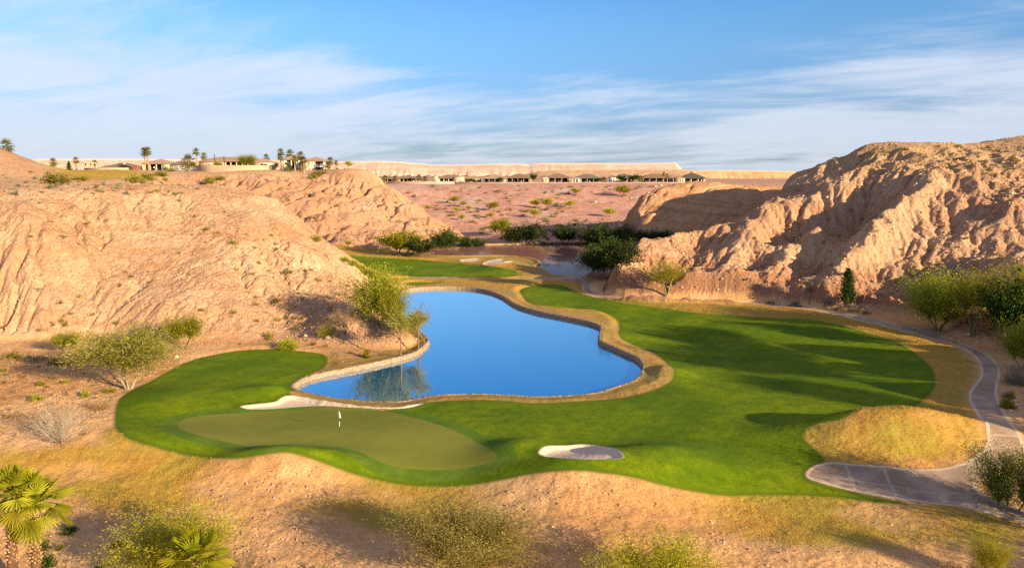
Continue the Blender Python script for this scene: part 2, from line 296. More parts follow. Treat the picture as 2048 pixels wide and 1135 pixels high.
rub = ss(-.15, .25, pn(X/12, Y/12, 78))
hC = hC+dC*(eC*(.25+.75*ss(36, 32, hC))+grit(.50, 1.5, 79)*(.35+.65*rub)*ss(42, 33, hC)+.16*pn(X/.5, Y/.5, 81)*(.4+.6*rub)
      + np.tanh(7*pn(X/26, hC/1.3, 80))*.8*ss(8, 2, hC-F))
sC2 = X*.75-Y*.65; tC2 = X*.65+Y*.75
hC2 = hC2+dC2*(gully(sC2, tC2, 1/11., 1.6, 82)*ss(24, 18, hC2)+cracks(sC2, tC2, 1/4., 1., 85, .1)+rough(.4, 83, 2)+grit(.3, 2., 86)+np.tanh(5*pn(X/40, hC2/2.2, 84))*.5)
fD = dD*ss(500, 470, Y)
hD = hD+fD*ss(2, 6, hD)*(1.1*fbm((X+.5*Y)/24, Y/40, 3, 93))+fD*(.35*fbm(X/8, Y/8, 4, 90)+.25*np.abs(pn((X+.6*Y)/5, (Y)/30, 91)))

k = 1.2
Z = F.copy(); cls = np.zeros(Z.shape, np.int8)
for i, h in enumerate((hA, hB, hC, hC2, hD), 1):
    cls = np.where(h > Z, i, cls); Z = smax(Z, h, k)
keep = s_pond > -2.5
Z = np.where((s_pond > -3.2), F+(Z-F)*ss(-.9, -3.2, s_pond), Z).astype(f32)
cls[(s_pond > -.9)] = 0
kf = ss(-2.0, .1, np.maximum(s_path, s_lush)); Z = (Z+(F-Z)*kf*(Y < 330)).astype(f32)
cls[(kf > .6) & (Y < 330)] = 0
hillness = ss(.0, 2.2, Z-F)

def ground(px, py, d0=25):
    """first point of the terrain on the sight line through (px, py)"""
    sx, sz = ray(px, py)
    j = np.interp(sx, cols, np.arange(NC)); j0 = int(min(max(j, 0), NC-2)); t = j-j0
    prof = Z[:, j0]*(1-t)+Z[:, j0+1]*t
    dz = prof-(CAMZ+sz*rows)
    ii = np.nonzero((dz >= 0) & (rows >= d0))[0]
    if not len(ii): return at(px, py, 520)
    i = ii[0]
    if i == 0: d = rows[0]
    else:
        a, b = dz[i-1], dz[i]; d = rows[i-1]+(rows[i]-rows[i-1])*(-a/(b-a+1e-9))
    return (float(sx*d), float(d), float(CAMZ+sz*d))
def zat(x, y):
    j = np.interp(x/y, cols, np.arange(NC)); i = np.interp(y, rows, np.arange(NR))
    j0 = int(min(j, NC-2)); i0 = int(min(i, NR-2)); a = j-j0; b = i-i0
    return float((Z[i0, j0]*(1-a)+Z[i0, j0+1]*a)*(1-b)+(Z[i0+1, j0]*(1-a)+Z[i0+1, j0+1]*a)*b)
# ------------------------------------------------------------------ node helper
class NT:
    def __init__(s, name):
        s.m = bpy.data.materials.new(name); s.m.use_nodes = True
        s.t = s.m.node_tree; s.n = s.t.nodes; s.n.clear()
        s.out = s.n.new('ShaderNodeOutputMaterial')
    def new(s, typ, **kw):
        n = s.n.new(typ)
        for k_, v in kw.items():
            if k_ in ('operation', 'blend_type', 'data_type', 'attribute_name', 'attribute_type', 'noise_dimensions', 'feature', 'distance', 'bands_direction', 'wave_type', 'normalize', 'layer_name'): setattr(n, k_, v)
            else: s.put(n.inputs[k_.replace('_', ' ')], v)
        return n
    def put(s, sock, v):
        if isinstance(v, bpy.types.NodeSocket): s.t.links.new(v, sock)
        elif isinstance(v, (tuple, list)): sock.default_value = tuple(v)+((1,) if len(v) == 3 and sock.type == 'RGBA' else ())
        else: sock.default_value = v
    def attr(s, name, what='Fac'): return s.new('ShaderNodeAttribute', attribute_name=name).outputs[what]
    def pos(s): return s.new('ShaderNodeNewGeometry').outputs['Position']
    def math(s, op, a, b=0.0, c=None):
        n = s.n.new('ShaderNodeMath'); n.operation = op; s.put(n.inputs[0], a); s.put(n.inputs[1], b)
        if c is not None: s.put(n.inputs[2], c)
        return n.outputs[0]
    def mix(s, f, a, b, mode='MIX'):
        n = s.n.new('ShaderNodeMix'); n.data_type = 'RGBA'; n.blend_type = mode
        s.put(n.inputs[0], f); s.put(n.inputs[6], a); s.put(n.inputs[7], b); return n.outputs[2]
    def step(s, x, a, b, lo=0., hi=1.):
        n = s.n.new('ShaderNodeMapRange'); n.interpolation_type = 'SMOOTHSTEP'
        s.put(n.inputs[0], x)
        for i, v in enumerate((a, b, lo, hi), 1): s.put(n.inputs[i], v)
        return n.outputs[0]
    def noise(s, scale, detail=3, vec=None, rough=.55, what='Fac', dist=0.):
        n = s.n.new('ShaderNodeTexNoise'); n.inputs['Scale'].default_value = scale; n.inputs['Detail'].default_value = detail
        n.inputs['Roughness'].default_value = rough; n.inputs['Distortion'].default_value = dist
        if vec is None: vec = s.pos()
        s.put(n.inputs['Vector'], vec); return n.outputs[what]
    def scalev(s, v, k_):
        n = s.n.new('ShaderNodeVectorMath'); n.operation = 'MULTIPLY'; s.put(n.inputs[0], v); n.inputs[1].default_value = k_; return n.outputs[0]
    def bump(s, h, strength=.5, dist=.1, normal=None):
        n = s.n.new('ShaderNodeBump'); s.put(n.inputs['Strength'], strength); n.inputs['Distance'].default_value = dist; s.put(n.inputs['Height'], h)
        if normal is not None: s.put(n.inputs['Normal'], normal)
        return n.outputs[0]
    def done(s, shader): s.t.links.new(shader, s.out.inputs['Surface']); return s.m
    def bsdf(s, color, rough=.9, spec=.2, normal=None, **kw):
        n = s.n.new('ShaderNodeBsdfPrincipled'); s.put(n.inputs['Base Color'], color); s.put(n.inputs['Roughness'], rough)
        s.put(n.inputs['Specular IOR Level'], spec)
        if normal is not None: s.put(n.inputs['Normal'], normal)
        for k_, v in kw.items(): s.put(n.inputs[k_.replace('_', ' ')], v)
        return n.outputs[0]

# ------------------------------------------------------------------ colours of the natural ground
def rgb(*c): return np.array(c, f32)
def lerp(a, b, t): return a+(b-a)*t[..., None]
n_big = fbm(X/26, Y/26, 4, 100); n_mid = fbm(X/6, Y/6, 4, 105); n_sm = fbm(X/1.3, Y/1.3, 3, 110, .6)
gz = np.gradient(Z, axis=0)/np.gradient(Y, axis=0); gx = np.gradient(Z, axis=1)/np.gradient(X, axis=1)
steep = np.hypot(gx, gz)
nrm = np.stack([-gx, -(np.gradient(Z, axis=0)-gx*np.gradient(X, axis=0))/np.gradient(Y, axis=0), np.ones_like(Z)], -1)
nrm /= np.linalg.norm(nrm, axis=-1, keepdims=True)
strata = fbm((Z+.10*X+.6*n_mid)/1.7, X/60+Y/90, 4, 120, .65)
base = np.zeros(Z.shape+(3,), f32)
dirt = lerp(rgb(.59, .315, .13), rgb(.75, .465, .23), ss(-.5, .6, n_big+.5*n_mid))
cA = lerp(rgb(.51, .30, .175), rgb(.65, .43, .27), ss(-.5, .7, n_big+.6*n_mid)); cA = lerp(cA, rgb(.50, .25, .12), .55*ss(.05, .6, strata))
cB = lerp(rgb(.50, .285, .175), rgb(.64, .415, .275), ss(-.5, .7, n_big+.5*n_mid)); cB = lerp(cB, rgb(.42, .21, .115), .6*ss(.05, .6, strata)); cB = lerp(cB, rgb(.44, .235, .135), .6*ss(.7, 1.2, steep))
cB = lerp(cB, rgb(.40, .215, .125), .55*ss(-55, -78, X+.25*(Y-300))*ss(26.5, 23, Z))  # shade of the cleft beside the left bluff, painted into the rock colour
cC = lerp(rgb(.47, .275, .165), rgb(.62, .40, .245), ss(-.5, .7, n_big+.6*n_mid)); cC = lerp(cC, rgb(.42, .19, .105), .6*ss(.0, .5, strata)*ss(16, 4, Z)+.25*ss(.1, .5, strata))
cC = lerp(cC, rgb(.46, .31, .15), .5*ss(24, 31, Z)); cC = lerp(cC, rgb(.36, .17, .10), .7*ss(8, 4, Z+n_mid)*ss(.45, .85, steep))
cC2 = lerp(rgb(.55, .30, .15), rgb(.60, .36, .2), ss(-.5, .6, n_mid)); cC2 = lerp(cC2, rgb(.42, .2, .11), .6*ss(.0, .5, strata))
cD = lerp(rgb(.58, .30, .225), rgb(.67, .385, .295), ss(-.5, .6, n_mid+.4*n_big)); wash = ss(.05, .45, pn(X/38, Y/22, 130)+.3*n_mid)*ss(1.5, 4, Z); cD = lerp(cD, rgb(.60, .46, .37), .85*wash); cD = lerp(cD, rgb(.36, .25, .16), .5*ss(.15, .5, pn(X/7, Y/12, 131)+.4*n_mid)*ss(400, 440, Y))
cD = lerp(cD, rgb(.55, .33, .23), ss(470, 500, Y))
# pale crust where the slope is gentle, browner where steep
plat = ss(338, 352, Y)+ss(.5, .25, steep)*ss(20, 24, Z)
cB = lerp(cB, rgb(.66, .42, .24), .6*np.clip(plat, 0, 1))
scrub = ss(.12, .5, pn(X/2.6, Y/5, 140)+.5*n_mid)*ss(.6, .3, steep)*ss(21, 24, Z)*(Y < 420)
cB = lerp(cB, rgb(.40, .33, .2), .65*scrub); cA = lerp(cA, rgb(.46, .36, .2), .5*scrub)
tabl = [dirt, cA, cB, cC, cC2, cD]
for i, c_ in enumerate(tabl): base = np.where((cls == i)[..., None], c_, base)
base = lerp(base, dirt, ss(1.3, .2, Z-F)*(Y < 330)*.7)
golf = ss(.5, -.5, ((X/Y+.545)/.075)**2+((Y-300)/62)**2-1+.2*n_mid)*(cls == 2); base = lerp(base, rgb(.52, .33, .045), golf*.9)
cav = fbm(X/.8, Y/.8, 2, 155)
rimc = ss(-6.5, -4.5, s_pond)*ss(1, .2, Z-F); base = lerp(base, rgb(.34, .235, .085), .8*rimc)
base *= (1+.16*cav+.22*n_sm+.10*pn(X/.5, Y/.5, 150))[..., None]
base = np.clip(base, .02, .9)
tan_ = ss(-1.8, 2.0, s_rough+1.6*n_mid+.8*n_sm)*ss(1.2, .3, Z-F)
tan_ = np.maximum(tan_, ss(2.2, .6, np.abs(s_pond+2.0))*ss(1.0, .3, Z-F)*ss(.35, -.1, pn(X/8, Y/8, 160)))
bare = ss(.0, .45, pn(X/11, Y/6, 161)+.35*n_mid)*ss(74, 66, Y)
tan_ = tan_*(1-.6*bare)*(1-.55*ss(-6.5, -4.5, s_pond))
for m_, (px_, py_, h_, ra, rb, t_) in enumerate(MOUNDS[:2]):
    sx_, sz_ = ray(px_, py_); d_ = (1.3-CAMZ)/sz_
    tan_ *= 1-.92*np.exp(-((X-sx_*d_)/(ra*1.1))**4-((Y-d_+2.5)/(rb*1.5))**4)*ss(-.8, -.2, n_mid)

# ------------------------------------------------------------------ one ground material, edges from distance fields
def ground_material():
    g = NT("desert_ground_and_turf")
    P = g.pos()
    base_ = g.attr('base', 'Color')
    lush = g.attr('lush'); green = g.attr('green'); sand = g.attr('sand'); path = g.attr('path'); tan = g.attr('tan'); hill = g.attr('hill')
    n1 = g.noise(.09, 4, P); n2 = g.noise(.7, 4, P); n3 = g.noise(6., 3, P); n4 = g.noise(28., 2, P)
    # soil
    col = g.mix(g.step(n3, .35, .7), g.mix(.5, base_, (.0, .0, .0), 'MIX'), base_)
    col = g.mix(g.step(n3, .2, .62), g.mix(1., base_, (.50, .45, .41), 'MULTIPLY'), base_)
    col = g.mix(g.math('MULTIPLY', g.step(n4, .58, .75), .35), col, g.mix(1., base_, (1.35, 1.4, 1.5), 'MULTIPLY'))
    vor = g.n.new('ShaderNodeTexVoronoi'); g.put(vor.inputs['Vector'], P); vor.inputs['Scale'].default_value = 1.5; vor.inputs['Randomness'].default_value = 1
    peb = g.step(vor.outputs['Distance'], .10, .22, 1., 0.)
    col = g.mix(g.math('MULTIPLY', peb, g.math('MULTIPLY', hill, .30)), col, (.80, .60, .42))
    # dry grass
    tg = g.mix(g.step(n2, .3, .7), (.42, .225, .042), (.52, .315, .06)); tg = g.mix(g.step(n1, .40, .62), tg, (.33, .27, .04))
    tg = g.mix(g.math('MULTIPLY', g.step(n3, .4, .75), .35), tg, (.22, .14, .025))
    tedge = g.math('ADD', tan, g.math('MULTIPLY', g.math('SUBTRACT', n3, .5), 1.1))
    col = g.mix(g.math('MULTIPLY', g.step(tedge, .0, .95), .92), col, tg)
    # watered turf
    wob = g.math('MULTIPLY', g.math('SUBTRACT', n3, .5), .35)
    wv = g.n.new('ShaderNodeTexWave'); wv.wave_type = 'BANDS'; wv.inputs['Scale'].default_value = .045; wv.inputs['Distortion'].default_value = 1.2; wv.inputs['Detail'].default_value = 1
    mp = g.n.new('ShaderNodeMapping'); mp.inputs['Rotation'].default_value = (0, 0, .5); g.put(mp.inputs['Vector'], P); g.put(wv.inputs['Vector'], mp.outputs[0])
    tc = g.mix(g.step(n1, .35, .65), (.10, .17, .003), (.195, .255, .002))
    tc = g.mix(g.math('MULTIPLY', g.step(wv.outputs['Fac'], .3, .7), .16), tc, (.20, .27, .008))
    tc = g.mix(g.math('MULTIPLY', g.step(n2, .35, .7), .5), tc, (.05, .11, .004))
    tc = g.mix(g.math('MULTIPLY', g.step(g.noise(4.5, 3, P, .65), .38, .68), .5), tc, (.04, .09, .003))
    le = g.math('ADD', lush, wob)
    tc = g.mix(g.step(le, .9, .1), tc, (.09, .14, .006))
    col = g.mix(g.step(le, -.25, .25), col, tc)
    # collar and green
    cc = g.mix(g.step(n2, .35, .7), (.085, .155, .012), (.12, .19, .02)); col = g.mix(g.math('MULTIPLY', g.step(green, -1.9, -1.5), g.step(lush, 0., .4)), col, cc)
    gc = g.mix(g.step(n1, .3, .7), (.185, .19, .028), (.23, .23, .04)); gc = g.mix(g.math('MULTIPLY', g.step(n2, .3, .7), .4), gc, (.145, .19, .03))
    gc = g.mix(g.math('MULTIPLY', g.step(n4, .4, .7), .2), gc, (.10, .12, .02))
    col = g.mix(g.step(green, -.08, .08), col, gc)
    # sand
    sc_ = g.mix(g.step(n3, .3, .7), (.58, .45, .34), (.70, .57, .44)); col = g.mix(g.step(g.math('ADD', sand, g.math('MULTIPLY', wob, .6)), -.08, .08), col, sc_)
    # concrete path, with paler rims
    pc = g.mix(g.step(n2, .3, .7), (.34, .245, .175), (.46, .345, .255)); pc = g.mix(g.math('MULTIPLY', g.step(g.noise(.25, 4, P), .42, .62), .6), pc, (.26, .165, .105))
    pc = g.mix(g.math('MULTIPLY', g.step(g.noise(2.3, 5, P, .7), .55, .62), .4), pc, (.42, .34, .28))
    pc = g.mix(g.math('MULTIPLY', g.step(g.attr('seam'), .18, .06), .5), pc, (.60, .47, .36))
    pc = g.mix(g.step(path, .38, .22), pc, (.58, .45, .34))
    col = g.mix(g.step(path, -.05, .05), col, pc)
    # relief
    turf = g.step(lush, -.2, .3); fine = g.step(green, -.5, .2)
    gr = g.noise(3.2, 5, P, .72)
    hgt = g.math('ADD', g.math('MULTIPLY', gr, 1.0), g.math('MULTIPLY', vor.outputs['Distance'], g.math('MULTIPLY', hill, -.5)))
    amt = g.math('MULTIPLY', g.math('SUBTRACT', 1.0, g.math('MULTIPLY', fine, .85)), g.math('SUBTRACT', 1.0, g.math('MULTIPLY', g.step(path, 0., .1), .7)))
    amt = g.math('MULTIPLY', amt, g.math('SUBTRACT', 1.0, g.math('MULTIPLY', turf, .88)))
    amt = g.math('MULTIPLY', amt, g.math('MULTIPLY_ADD', hill, .55, .38))
    nb = g.bump(hgt, amt, .38)
    dif = g.bsdf(col, .95, .08, nb)
    return g.done(dif)
MAT_GROUND = ground_material()

def put_attr(me, name, arr, typ='FLOAT'):
    a = me.attributes.new(name, typ, 'POINT')
    a.data.foreach_set('value' if typ == 'FLOAT' else 'color', np.ascontiguousarray(arr, f32).ravel())
def setp(o, label=None, cat=None, group=None, kind=None):
    if label: o['label'] = label
    if cat: o['category'] = cat
    if group: o['group'] = group
    if kind: o['kind'] = kind
    return o
def mesh_np(name, V, Fq, mat=None, smooth=True):
    """mesh from vertex array and an (n,4) or (n,3) face array"""
    me = bpy.data.meshes.new(name)
    V = np.ascontiguousarray(V, f32); Fq = np.ascontiguousarray(Fq, np.int32); kq = Fq.shape[1]
    me.vertices.add(len(V)); me.vertices.foreach_set('co', V.ravel())
    me.loops.add(Fq.size); me.loops.foreach_set('vertex_index', Fq.ravel())
    me.polygons.add(len(Fq)); me.polygons.foreach_set('loop_start', np.arange(0, Fq.size, kq, dtype=np.int32))
    me.update(calc_edges=True)
    if smooth: me.polygons.foreach_set('use_smooth', np.ones(len(Fq), bool))
    if mat is not None: me.materials.append(mat)
    return me
def link(name, me, parent=None):
    o = bpy.data.objects.new(name, me); COL.objects.link(o)
    if parent is not None: o.parent = parent
    return o

# faces by what they are
fc = np.zeros((NR-1, NC-1), np.int8)
mx = lambda a: .25*(a[:-1, :-1]+a[1:, :-1]+a[:-1, 1:]+a[1:, 1:])
fc[:] = cls[:-1, :-1]
fl = mx(s_lush) > 0; fg = mx(s_green) > 0; fp = mx(s_path) > 0
l1 = mx(sdf(LUSH2, X, Y, 2)) > 0; l2 = mx(sdf(TEE, X, Y, 2)) > 0
fc[fl] = 10; fc[l1] = 11; fc[l2] = 12; fc[fg] = 13; fc[fp] = 14
for i, sb in enumerate(s_bunk): fc[mx(sb) > 0] = 20+i
fc[(fc == 0) & (mx(tan_) > .5) & (mx(Y) < 260)] = 9
fc[(fc == 5) & (mx(Y) > 600)] = 0
NAMES = {0: ("ground", "sandy desert ground between the golf course and the bluffs"), 9: ("dry_rough", "golden dormant rough grass around the fairway and pond"),
 1: ("hill", "sunlit sandstone bluff left of the blue pond"), 2: ("hill", "gullied tan bluff and plateau below the houses on the left"),
 3: ("hill", "large rubble covered bluff right of the fairway, half in shadow"), 4: ("hill", "rounded orange bluff behind the large right bluff"),
 5: ("hill", "pink gravel slope below the row of distant houses"), 10: ("fairway", "green fairway wrapping round the blue pond"),
 11: ("fairway", "smaller green fairway between the two ponds"), 12: ("tee_lawn", "small green patch of turf behind the pond"), 13: ("putting_green", "pale olive putting green with the flagstick"),
 14: ("path", "curving concrete cart path with pale edges"), 20: ("sand_bunker", "narrow sand bunker beside the near shore of the pond"), 21: ("sand_bunker", "oval sand bunker at the front right of the putting green"),
 22: ("sand_bunker", "small left sand bunker before the far pond"), 23: ("sand_bunker", "larger right sand bunker before the far pond")}
idx = np.arange(NR*NC, dtype=np.int32).reshape(NR, NC)
quads = np.stack([idx[:-1, :-1], idx[:-1, 1:], idx[1:, 1:], idx[1:, :-1]], -1)
Vall = np.stack([X, Y, Z], -1).reshape(-1, 3); Nall = nrm.reshape(-1, 3)
seam = np.full(X.shape, 9., f32); pm = s_path > -.5
for pl in ([(1690,926),(1712,984)],[(1766,933),(1794,1000)],[(1838,937),(1875,958)],[(1882,990),(1886,1011)],[(1889,990),(1893,1012)],[(1617,951),(1700,962),(1800,975),(1880,989),(1945,988)],[(1948,770),(1994,775)],[(1962,751),(2003,748)],[(1936,795),(1996,800)],[(1950,822),(2008,826)],[(1963,845),(2030,850)],[(1974,868),(2040,874)]):
    q_ = onflat(*np.array(pl, float).T)
    for (ax_, ay_), (bx_, by_) in zip(q_[:-1], q_[1:]):
        ex_, ey_ = bx_-ax_, by_-ay_; t_ = np.clip(((X[pm]-ax_)*ex_+(Y[pm]-ay_)*ey_)/(ex_*ex_+ey_*ey_), 0, 1)
        seam[pm] = np.minimum(seam[pm], np.hypot(X[pm]-ax_-t_*ex_, Y[pm]-ay_-t_*ey_))
ATTR = {'seam': seam, 'lush': s_lush, 'green': s_green, 'sand': s_sand, 'path': s_path, 'tan': tan_, 'hill': np.clip(hillness, 0, 1)*(Y < 500)}
for c_, (nm, lab) in NAMES.items():
    q = quads[fc == c_]
    if not len(q): continue
    u, inv = np.unique(q, return_inverse=True)
    me = mesh_np(nm, Vall[u], inv.reshape(-1, 4), MAT_GROUND)
    for an, arr in ATTR.items(): put_attr(me, an, arr.reshape(-1)[u])
    put_attr(me, 'base', np.concatenate([base.reshape(-1, 3)[u], np.ones((len(u), 1), f32)], 1), 'FLOAT_COLOR')
    me.normals_split_custom_set_from_vertices(Nall[u])
    setp(link(nm, me), lab, None, None, 'structure')

# ------------------------------------------------------------------ water
def water_material():
    g = NT("pond_water"); P = g.pos()
    w = g.noise(1.0, 4, g.scalev(P, (1.2, 2.6, 1)), .6); w2 = g.noise(.16, 2, P)
    far = g.step(w2, .4, .6)
    nb = g.bump(w, g.math('MULTIPLY_ADD', far, .09, .03), .05)
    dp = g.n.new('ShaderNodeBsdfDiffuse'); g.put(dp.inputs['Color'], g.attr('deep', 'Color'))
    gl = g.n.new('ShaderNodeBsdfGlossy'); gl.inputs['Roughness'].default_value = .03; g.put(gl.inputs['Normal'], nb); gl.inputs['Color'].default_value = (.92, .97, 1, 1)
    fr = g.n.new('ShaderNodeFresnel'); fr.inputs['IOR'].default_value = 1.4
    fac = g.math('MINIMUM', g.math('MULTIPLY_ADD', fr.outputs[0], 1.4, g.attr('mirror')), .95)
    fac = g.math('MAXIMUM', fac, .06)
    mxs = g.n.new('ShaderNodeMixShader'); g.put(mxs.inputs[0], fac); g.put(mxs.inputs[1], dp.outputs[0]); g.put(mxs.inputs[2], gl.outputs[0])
    return g.done(mxs.outputs[0])
MAT_WATER = water_material()
def offset_poly(q, r):
    nx = np.roll(q, -1, 0)-np.roll(q, 1, 0); nx /= np.linalg.norm(nx, axis=1, keepdims=True)+1e-9
    area = .5*np.sum(q[:, 0]*np.roll(q[:, 1], -1)-np.roll(q[:, 0], -1)*q[:, 1])
    n = np.stack([nx[:, 1], -nx[:, 0]], -1)*(1 if area > 0 else -1)
    return q+n*r
def pond(q, deep, lab, mirror):
    import bmesh
    bm = bmesh.new(); p = offset_poly(q, .12)
    vs = [bm.verts.new((a, b, 0)) for a, b in p]; f = bm.faces.new(vs)
    if f.normal.z < 0: f.normal_flip()
    bmesh.ops.triangulate(bm, faces=bm.faces[:])
    me = bpy.data.meshes.new("water"); bm.to_mesh(me); bm.free(); me.materials.append(MAT_WATER)
    put_attr(me, 'deep', np.tile(np.array(deep+(1,), f32), (len(me.vertices), 1)), 'FLOAT_COLOR')
    put_attr(me, 'mirror', np.full(len(me.vertices), mirror))
    if me.polygons[0].normal.z < 0: me.flip_normals()
    setp(link("water", me), lab, None, None, 'structure')
pond(POND, (.001, .14, .33), "calm bright blue pond in the middle of the golf course", .28)
pond(POND2, (.22, .11, .085), "far dark pond reflecting trees, with the pink slope reflection painted into its colour", -.52)  # slope reflection is put into the diffuse colour, with little real mirroring

# stone edging round the pond
def stone_material():
    g = NT("shore_stone"); P = g.pos()
    n = g.noise(3.5, 5, P, .7); v = g.n.new('ShaderNodeTexVoronoi'); g.put(v.inputs['Vector'], g.scalev(P, (3.6, 3.6, 6.))); v.inputs['Scale'].default_value = 1
    c = g.mix(g.step(n, .3, .7), (.27, .205, .145), (.46, .37, .27)); c = g.mix(g.step(v.outputs['Distance'], .35, .6), c, (.25, .18, .12))
    return g.done(g.bsdf(c, .95, .1, g.bump(g.math('ADD', n, v.outputs['Distance']), .7, .15)))
MAT_STONE = stone_material()
def resample(q, st):
    p = np.concatenate([q, q[:1]]); L = np.concatenate([[0], np.cumsum(np.linalg.norm(np.diff(p, axis=0), axis=1))])
    t = np.arange(0, L[-1], st); return np.stack([np.interp(t, L, p[:, 0]), np.interp(t, L, p[:, 1])], -1)
def edging(q, lab, top=.62, seed=1):
    q = resample(q, .3); n = len(q); r = np.random.default_rng(seed)
    prof = [(-.02, -.5), (-.03, .12), (.03, top-.08), (.12, top), (.42, top+.03), (.52, top-.08), (.55, -.2)]
    V = []
    jag = (r.normal(size=n)*.02)
    for off, zz in prof:
        p = offset_poly(q, off); j = r.normal(size=(n, 3))*np.array([.02, .02, .018])
        V.append(np.column_stack([p, np.full(n, zz)+(jag if zz > .3 else 0)])+j)
    V = np.stack(V, 1).reshape(-1, 3); kp = len(prof); i = np.arange(n); Fq = []
    for a in range(kp-1):
        Fq.append(np.stack([i*kp+a, i*kp+a+1, ((i+1) % n)*kp+a+1, ((i+1) % n)*kp+a], -1))
    me = mesh_np("retaining_wall", V, np.concatenate(Fq), MAT_STONE, False)
    setp(link("retaining_wall", me), lab, "retaining wall", None, "thing")
edging(POND, "low rough stone wall edging the bright blue pond")
edging(POND2, "low dark stone edge around the far shaded pond", .35, 2)

# ------------------------------------------------------------------ far mesa and cliffs
def cliff_material(name, c1, c2, c3):
    g = NT(name); P = g.pos()
    n = g.noise(.02, 5, g.scalev(P, (1, 1, 4))); n2 = g.noise(.12, 4, P)
    c = g.mix(g.step(n, .35, .65), c1, c2); c = g.mix(g.math('MULTIPLY', g.step(n2, .45, .7), .6), c, c3)
    c = g.mix(g.step(g.attr('rim'), .86, .95), c, tuple(min(1, 1.18*v) for v in c2))
    return g.done(g.bsdf(c, 1., 0., g.bump(n2, .6, 2.)))
def cliff(name, lab, sky, d, depth, base_z, mat, amp, f, st=1.5, nv=26, back=60):
    sky = np.array(sky, float); px = np.arange(sky[0, 0], sky[-1, 0]+.1, st); py = np.interp(px, sky[:, 0], sky[:, 1])
    sx, sz = ray(px, py); ztop = CAMZ+sz*d; n = len(px); xx = sx*d
    V = np.zeros((nv+2, n, 3)); R = np.zeros((nv+2, n))
    for i in range(nv):
        t = i/(nv-1); prof = t**.9 if t < .8 else .8**.9+(t-.8)/.2*(1-.8**.9)
        gl_ = gully(xx+np.zeros(n), np.full(n, t*depth*.6), 1/f, amp, 7, .6)*math.sin(min(1, 1.25*(1-t))*math.pi/2)*(.4+.6*(1-t))
        V[i] = np.stack([xx, d-depth*(1-t**1.15)+gl_*1.2, base_z+(ztop-base_z)*prof+gl_*.25*(t < .97)], -1); R[i] = t
    V[nv] = np.stack([xx*(d+back)/d, np.full(n, d+back), ztop], -1); V[nv+1] = np.stack([xx*(d+back)/d, np.full(n, d+back+30), np.full(n, base_z-20)], -1); R[nv] = 1
    ii = np.arange((nv+2)*n).reshape(nv+2, n)
    q = np.stack([ii[:-1, :-1], ii[:-1, 1:], ii[1:, 1:], ii[1:, :-1]], -1).reshape(-1, 4)
    me = mesh_np(name, V.reshape(-1, 3), q, mat, False); put_attr(me, 'rim', R.ravel())
    setp(link(name, me), lab, None, None, 'structure')
M_MESA = cliff_material("mesa_rock_hazed", (.55, .345, .265), (.68, .475, .375), (.44, .26, .20))  # pinkish haze of distance is put into the rock colours
M_CLF = cliff_material("cliff_rock", (.55, .29, .14), (.66, .40, .22), (.40, .19, .09))
M_BEN = cliff_material("bench_rock", (.44, .29, .18), (.56, .38, .25), (.30, .19, .11))
cliff("hill", "long pale pink flat topped mesa on the horizon", [(30,322),(75,318),(200,317),(420,319),(560,321),(680,323),(771,322),(800,323.5),(863,329),(900,330),(1000,327.5),(1045,328),(1058,329.5),(1070,327),(1086,326),(1200,326.5),(1260,327.5),(1300,326.5),(1350,326),(1356,330),(1366,340),(1380,342)], 2600, 90, 25, M_MESA, 26, 42)
cliff("hill", "tan scrubby bench at the foot of the pale mesa", [(1040,350),(1080,341.5),(1110,339),(1200,338.5),(1290,338),(1350,338),(1400,341),(1440,346)], 1500, 60, 18, M_BEN, 6, 22)
cliff("hill", "bright orange cliff behind the last house on the right", [(1370,352),(1385,342),(1420,340),(1480,340.5),(1560,342),(1620,345),(1720,348)], 800, 22, 19, M_CLF, 5, 9)

# ------------------------------------------------------------------ sky and sun
SUN_EL, SUN_X, SUN_Y = math.radians(15.0), .75, -.66
world = bpy.data.worlds.new("World"); scene.world = world; world.use_nodes = True
wt = world.node_tree; wt.nodes.clear()
class WT(NT):
    def __init__(s, t): s.t = t; s.n = t.nodes
w = WT(wt)
sky = wt.nodes.new('ShaderNodeTexSky'); sky.sky_type = 'NISHITA'; sky.sun_disc = False
sky.sun_elevation = SUN_EL; sky.sun_rotation = math.atan2(SUN_X, SUN_Y)
sky.air_density = 1.0; sky.dust_density = .6; sky.ozone_density = 2.0; sky.altitude = 500
tcd = wt.nodes.new('ShaderNodeTexCoord').outputs['Generated']
sp = wt.nodes.new('ShaderNodeSeparateXYZ'); wt.links.new(tcd, sp.inputs[0])
dx_, dy_, dz_ = sp.outputs
zc = w.math('ADD', w.math('MAXIMUM', dz_, 0.), .11)
cx = w.math('DIVIDE', dx_, zc); cy = w.math('DIVIDE', dy_, zc)
def cvec(a, b, sa, sb, off=0.):
    """cloud sheet coordinates, turned by an angle so that wisps run along it"""
    ca, sn = math.cos(a), math.sin(a)
    u_ = w.math('ADD', w.math('MULTIPLY', cx, ca*sa), w.math('MULTIPLY', cy, sn*sa))
    v_ = w.math('ADD', w.math('MULTIPLY', cx, -sn*sb), w.math('MULTIPLY', cy, ca*sb))
    cb = wt.nodes.new('ShaderNodeCombineXYZ'); w.put(cb.inputs[0], u_); w.put(cb.inputs[1], v_); cb.inputs[2].default_value = off
    return cb.outputs[0]
az = w.math('ARCTAN2', dx_, dy_)
w1 = w.noise(1.0, 7, cvec(-.42, 0, .34, .70, 3.1), .60, dist=.5)
w2 = w.noise(1.0, 8, cvec(-.55, 0, .95, 2.0, 7.7), .62, dist=.9)
soft = w.noise(1.0, 3, cvec(-.1, 0, .25, .35, 1.3), .5)
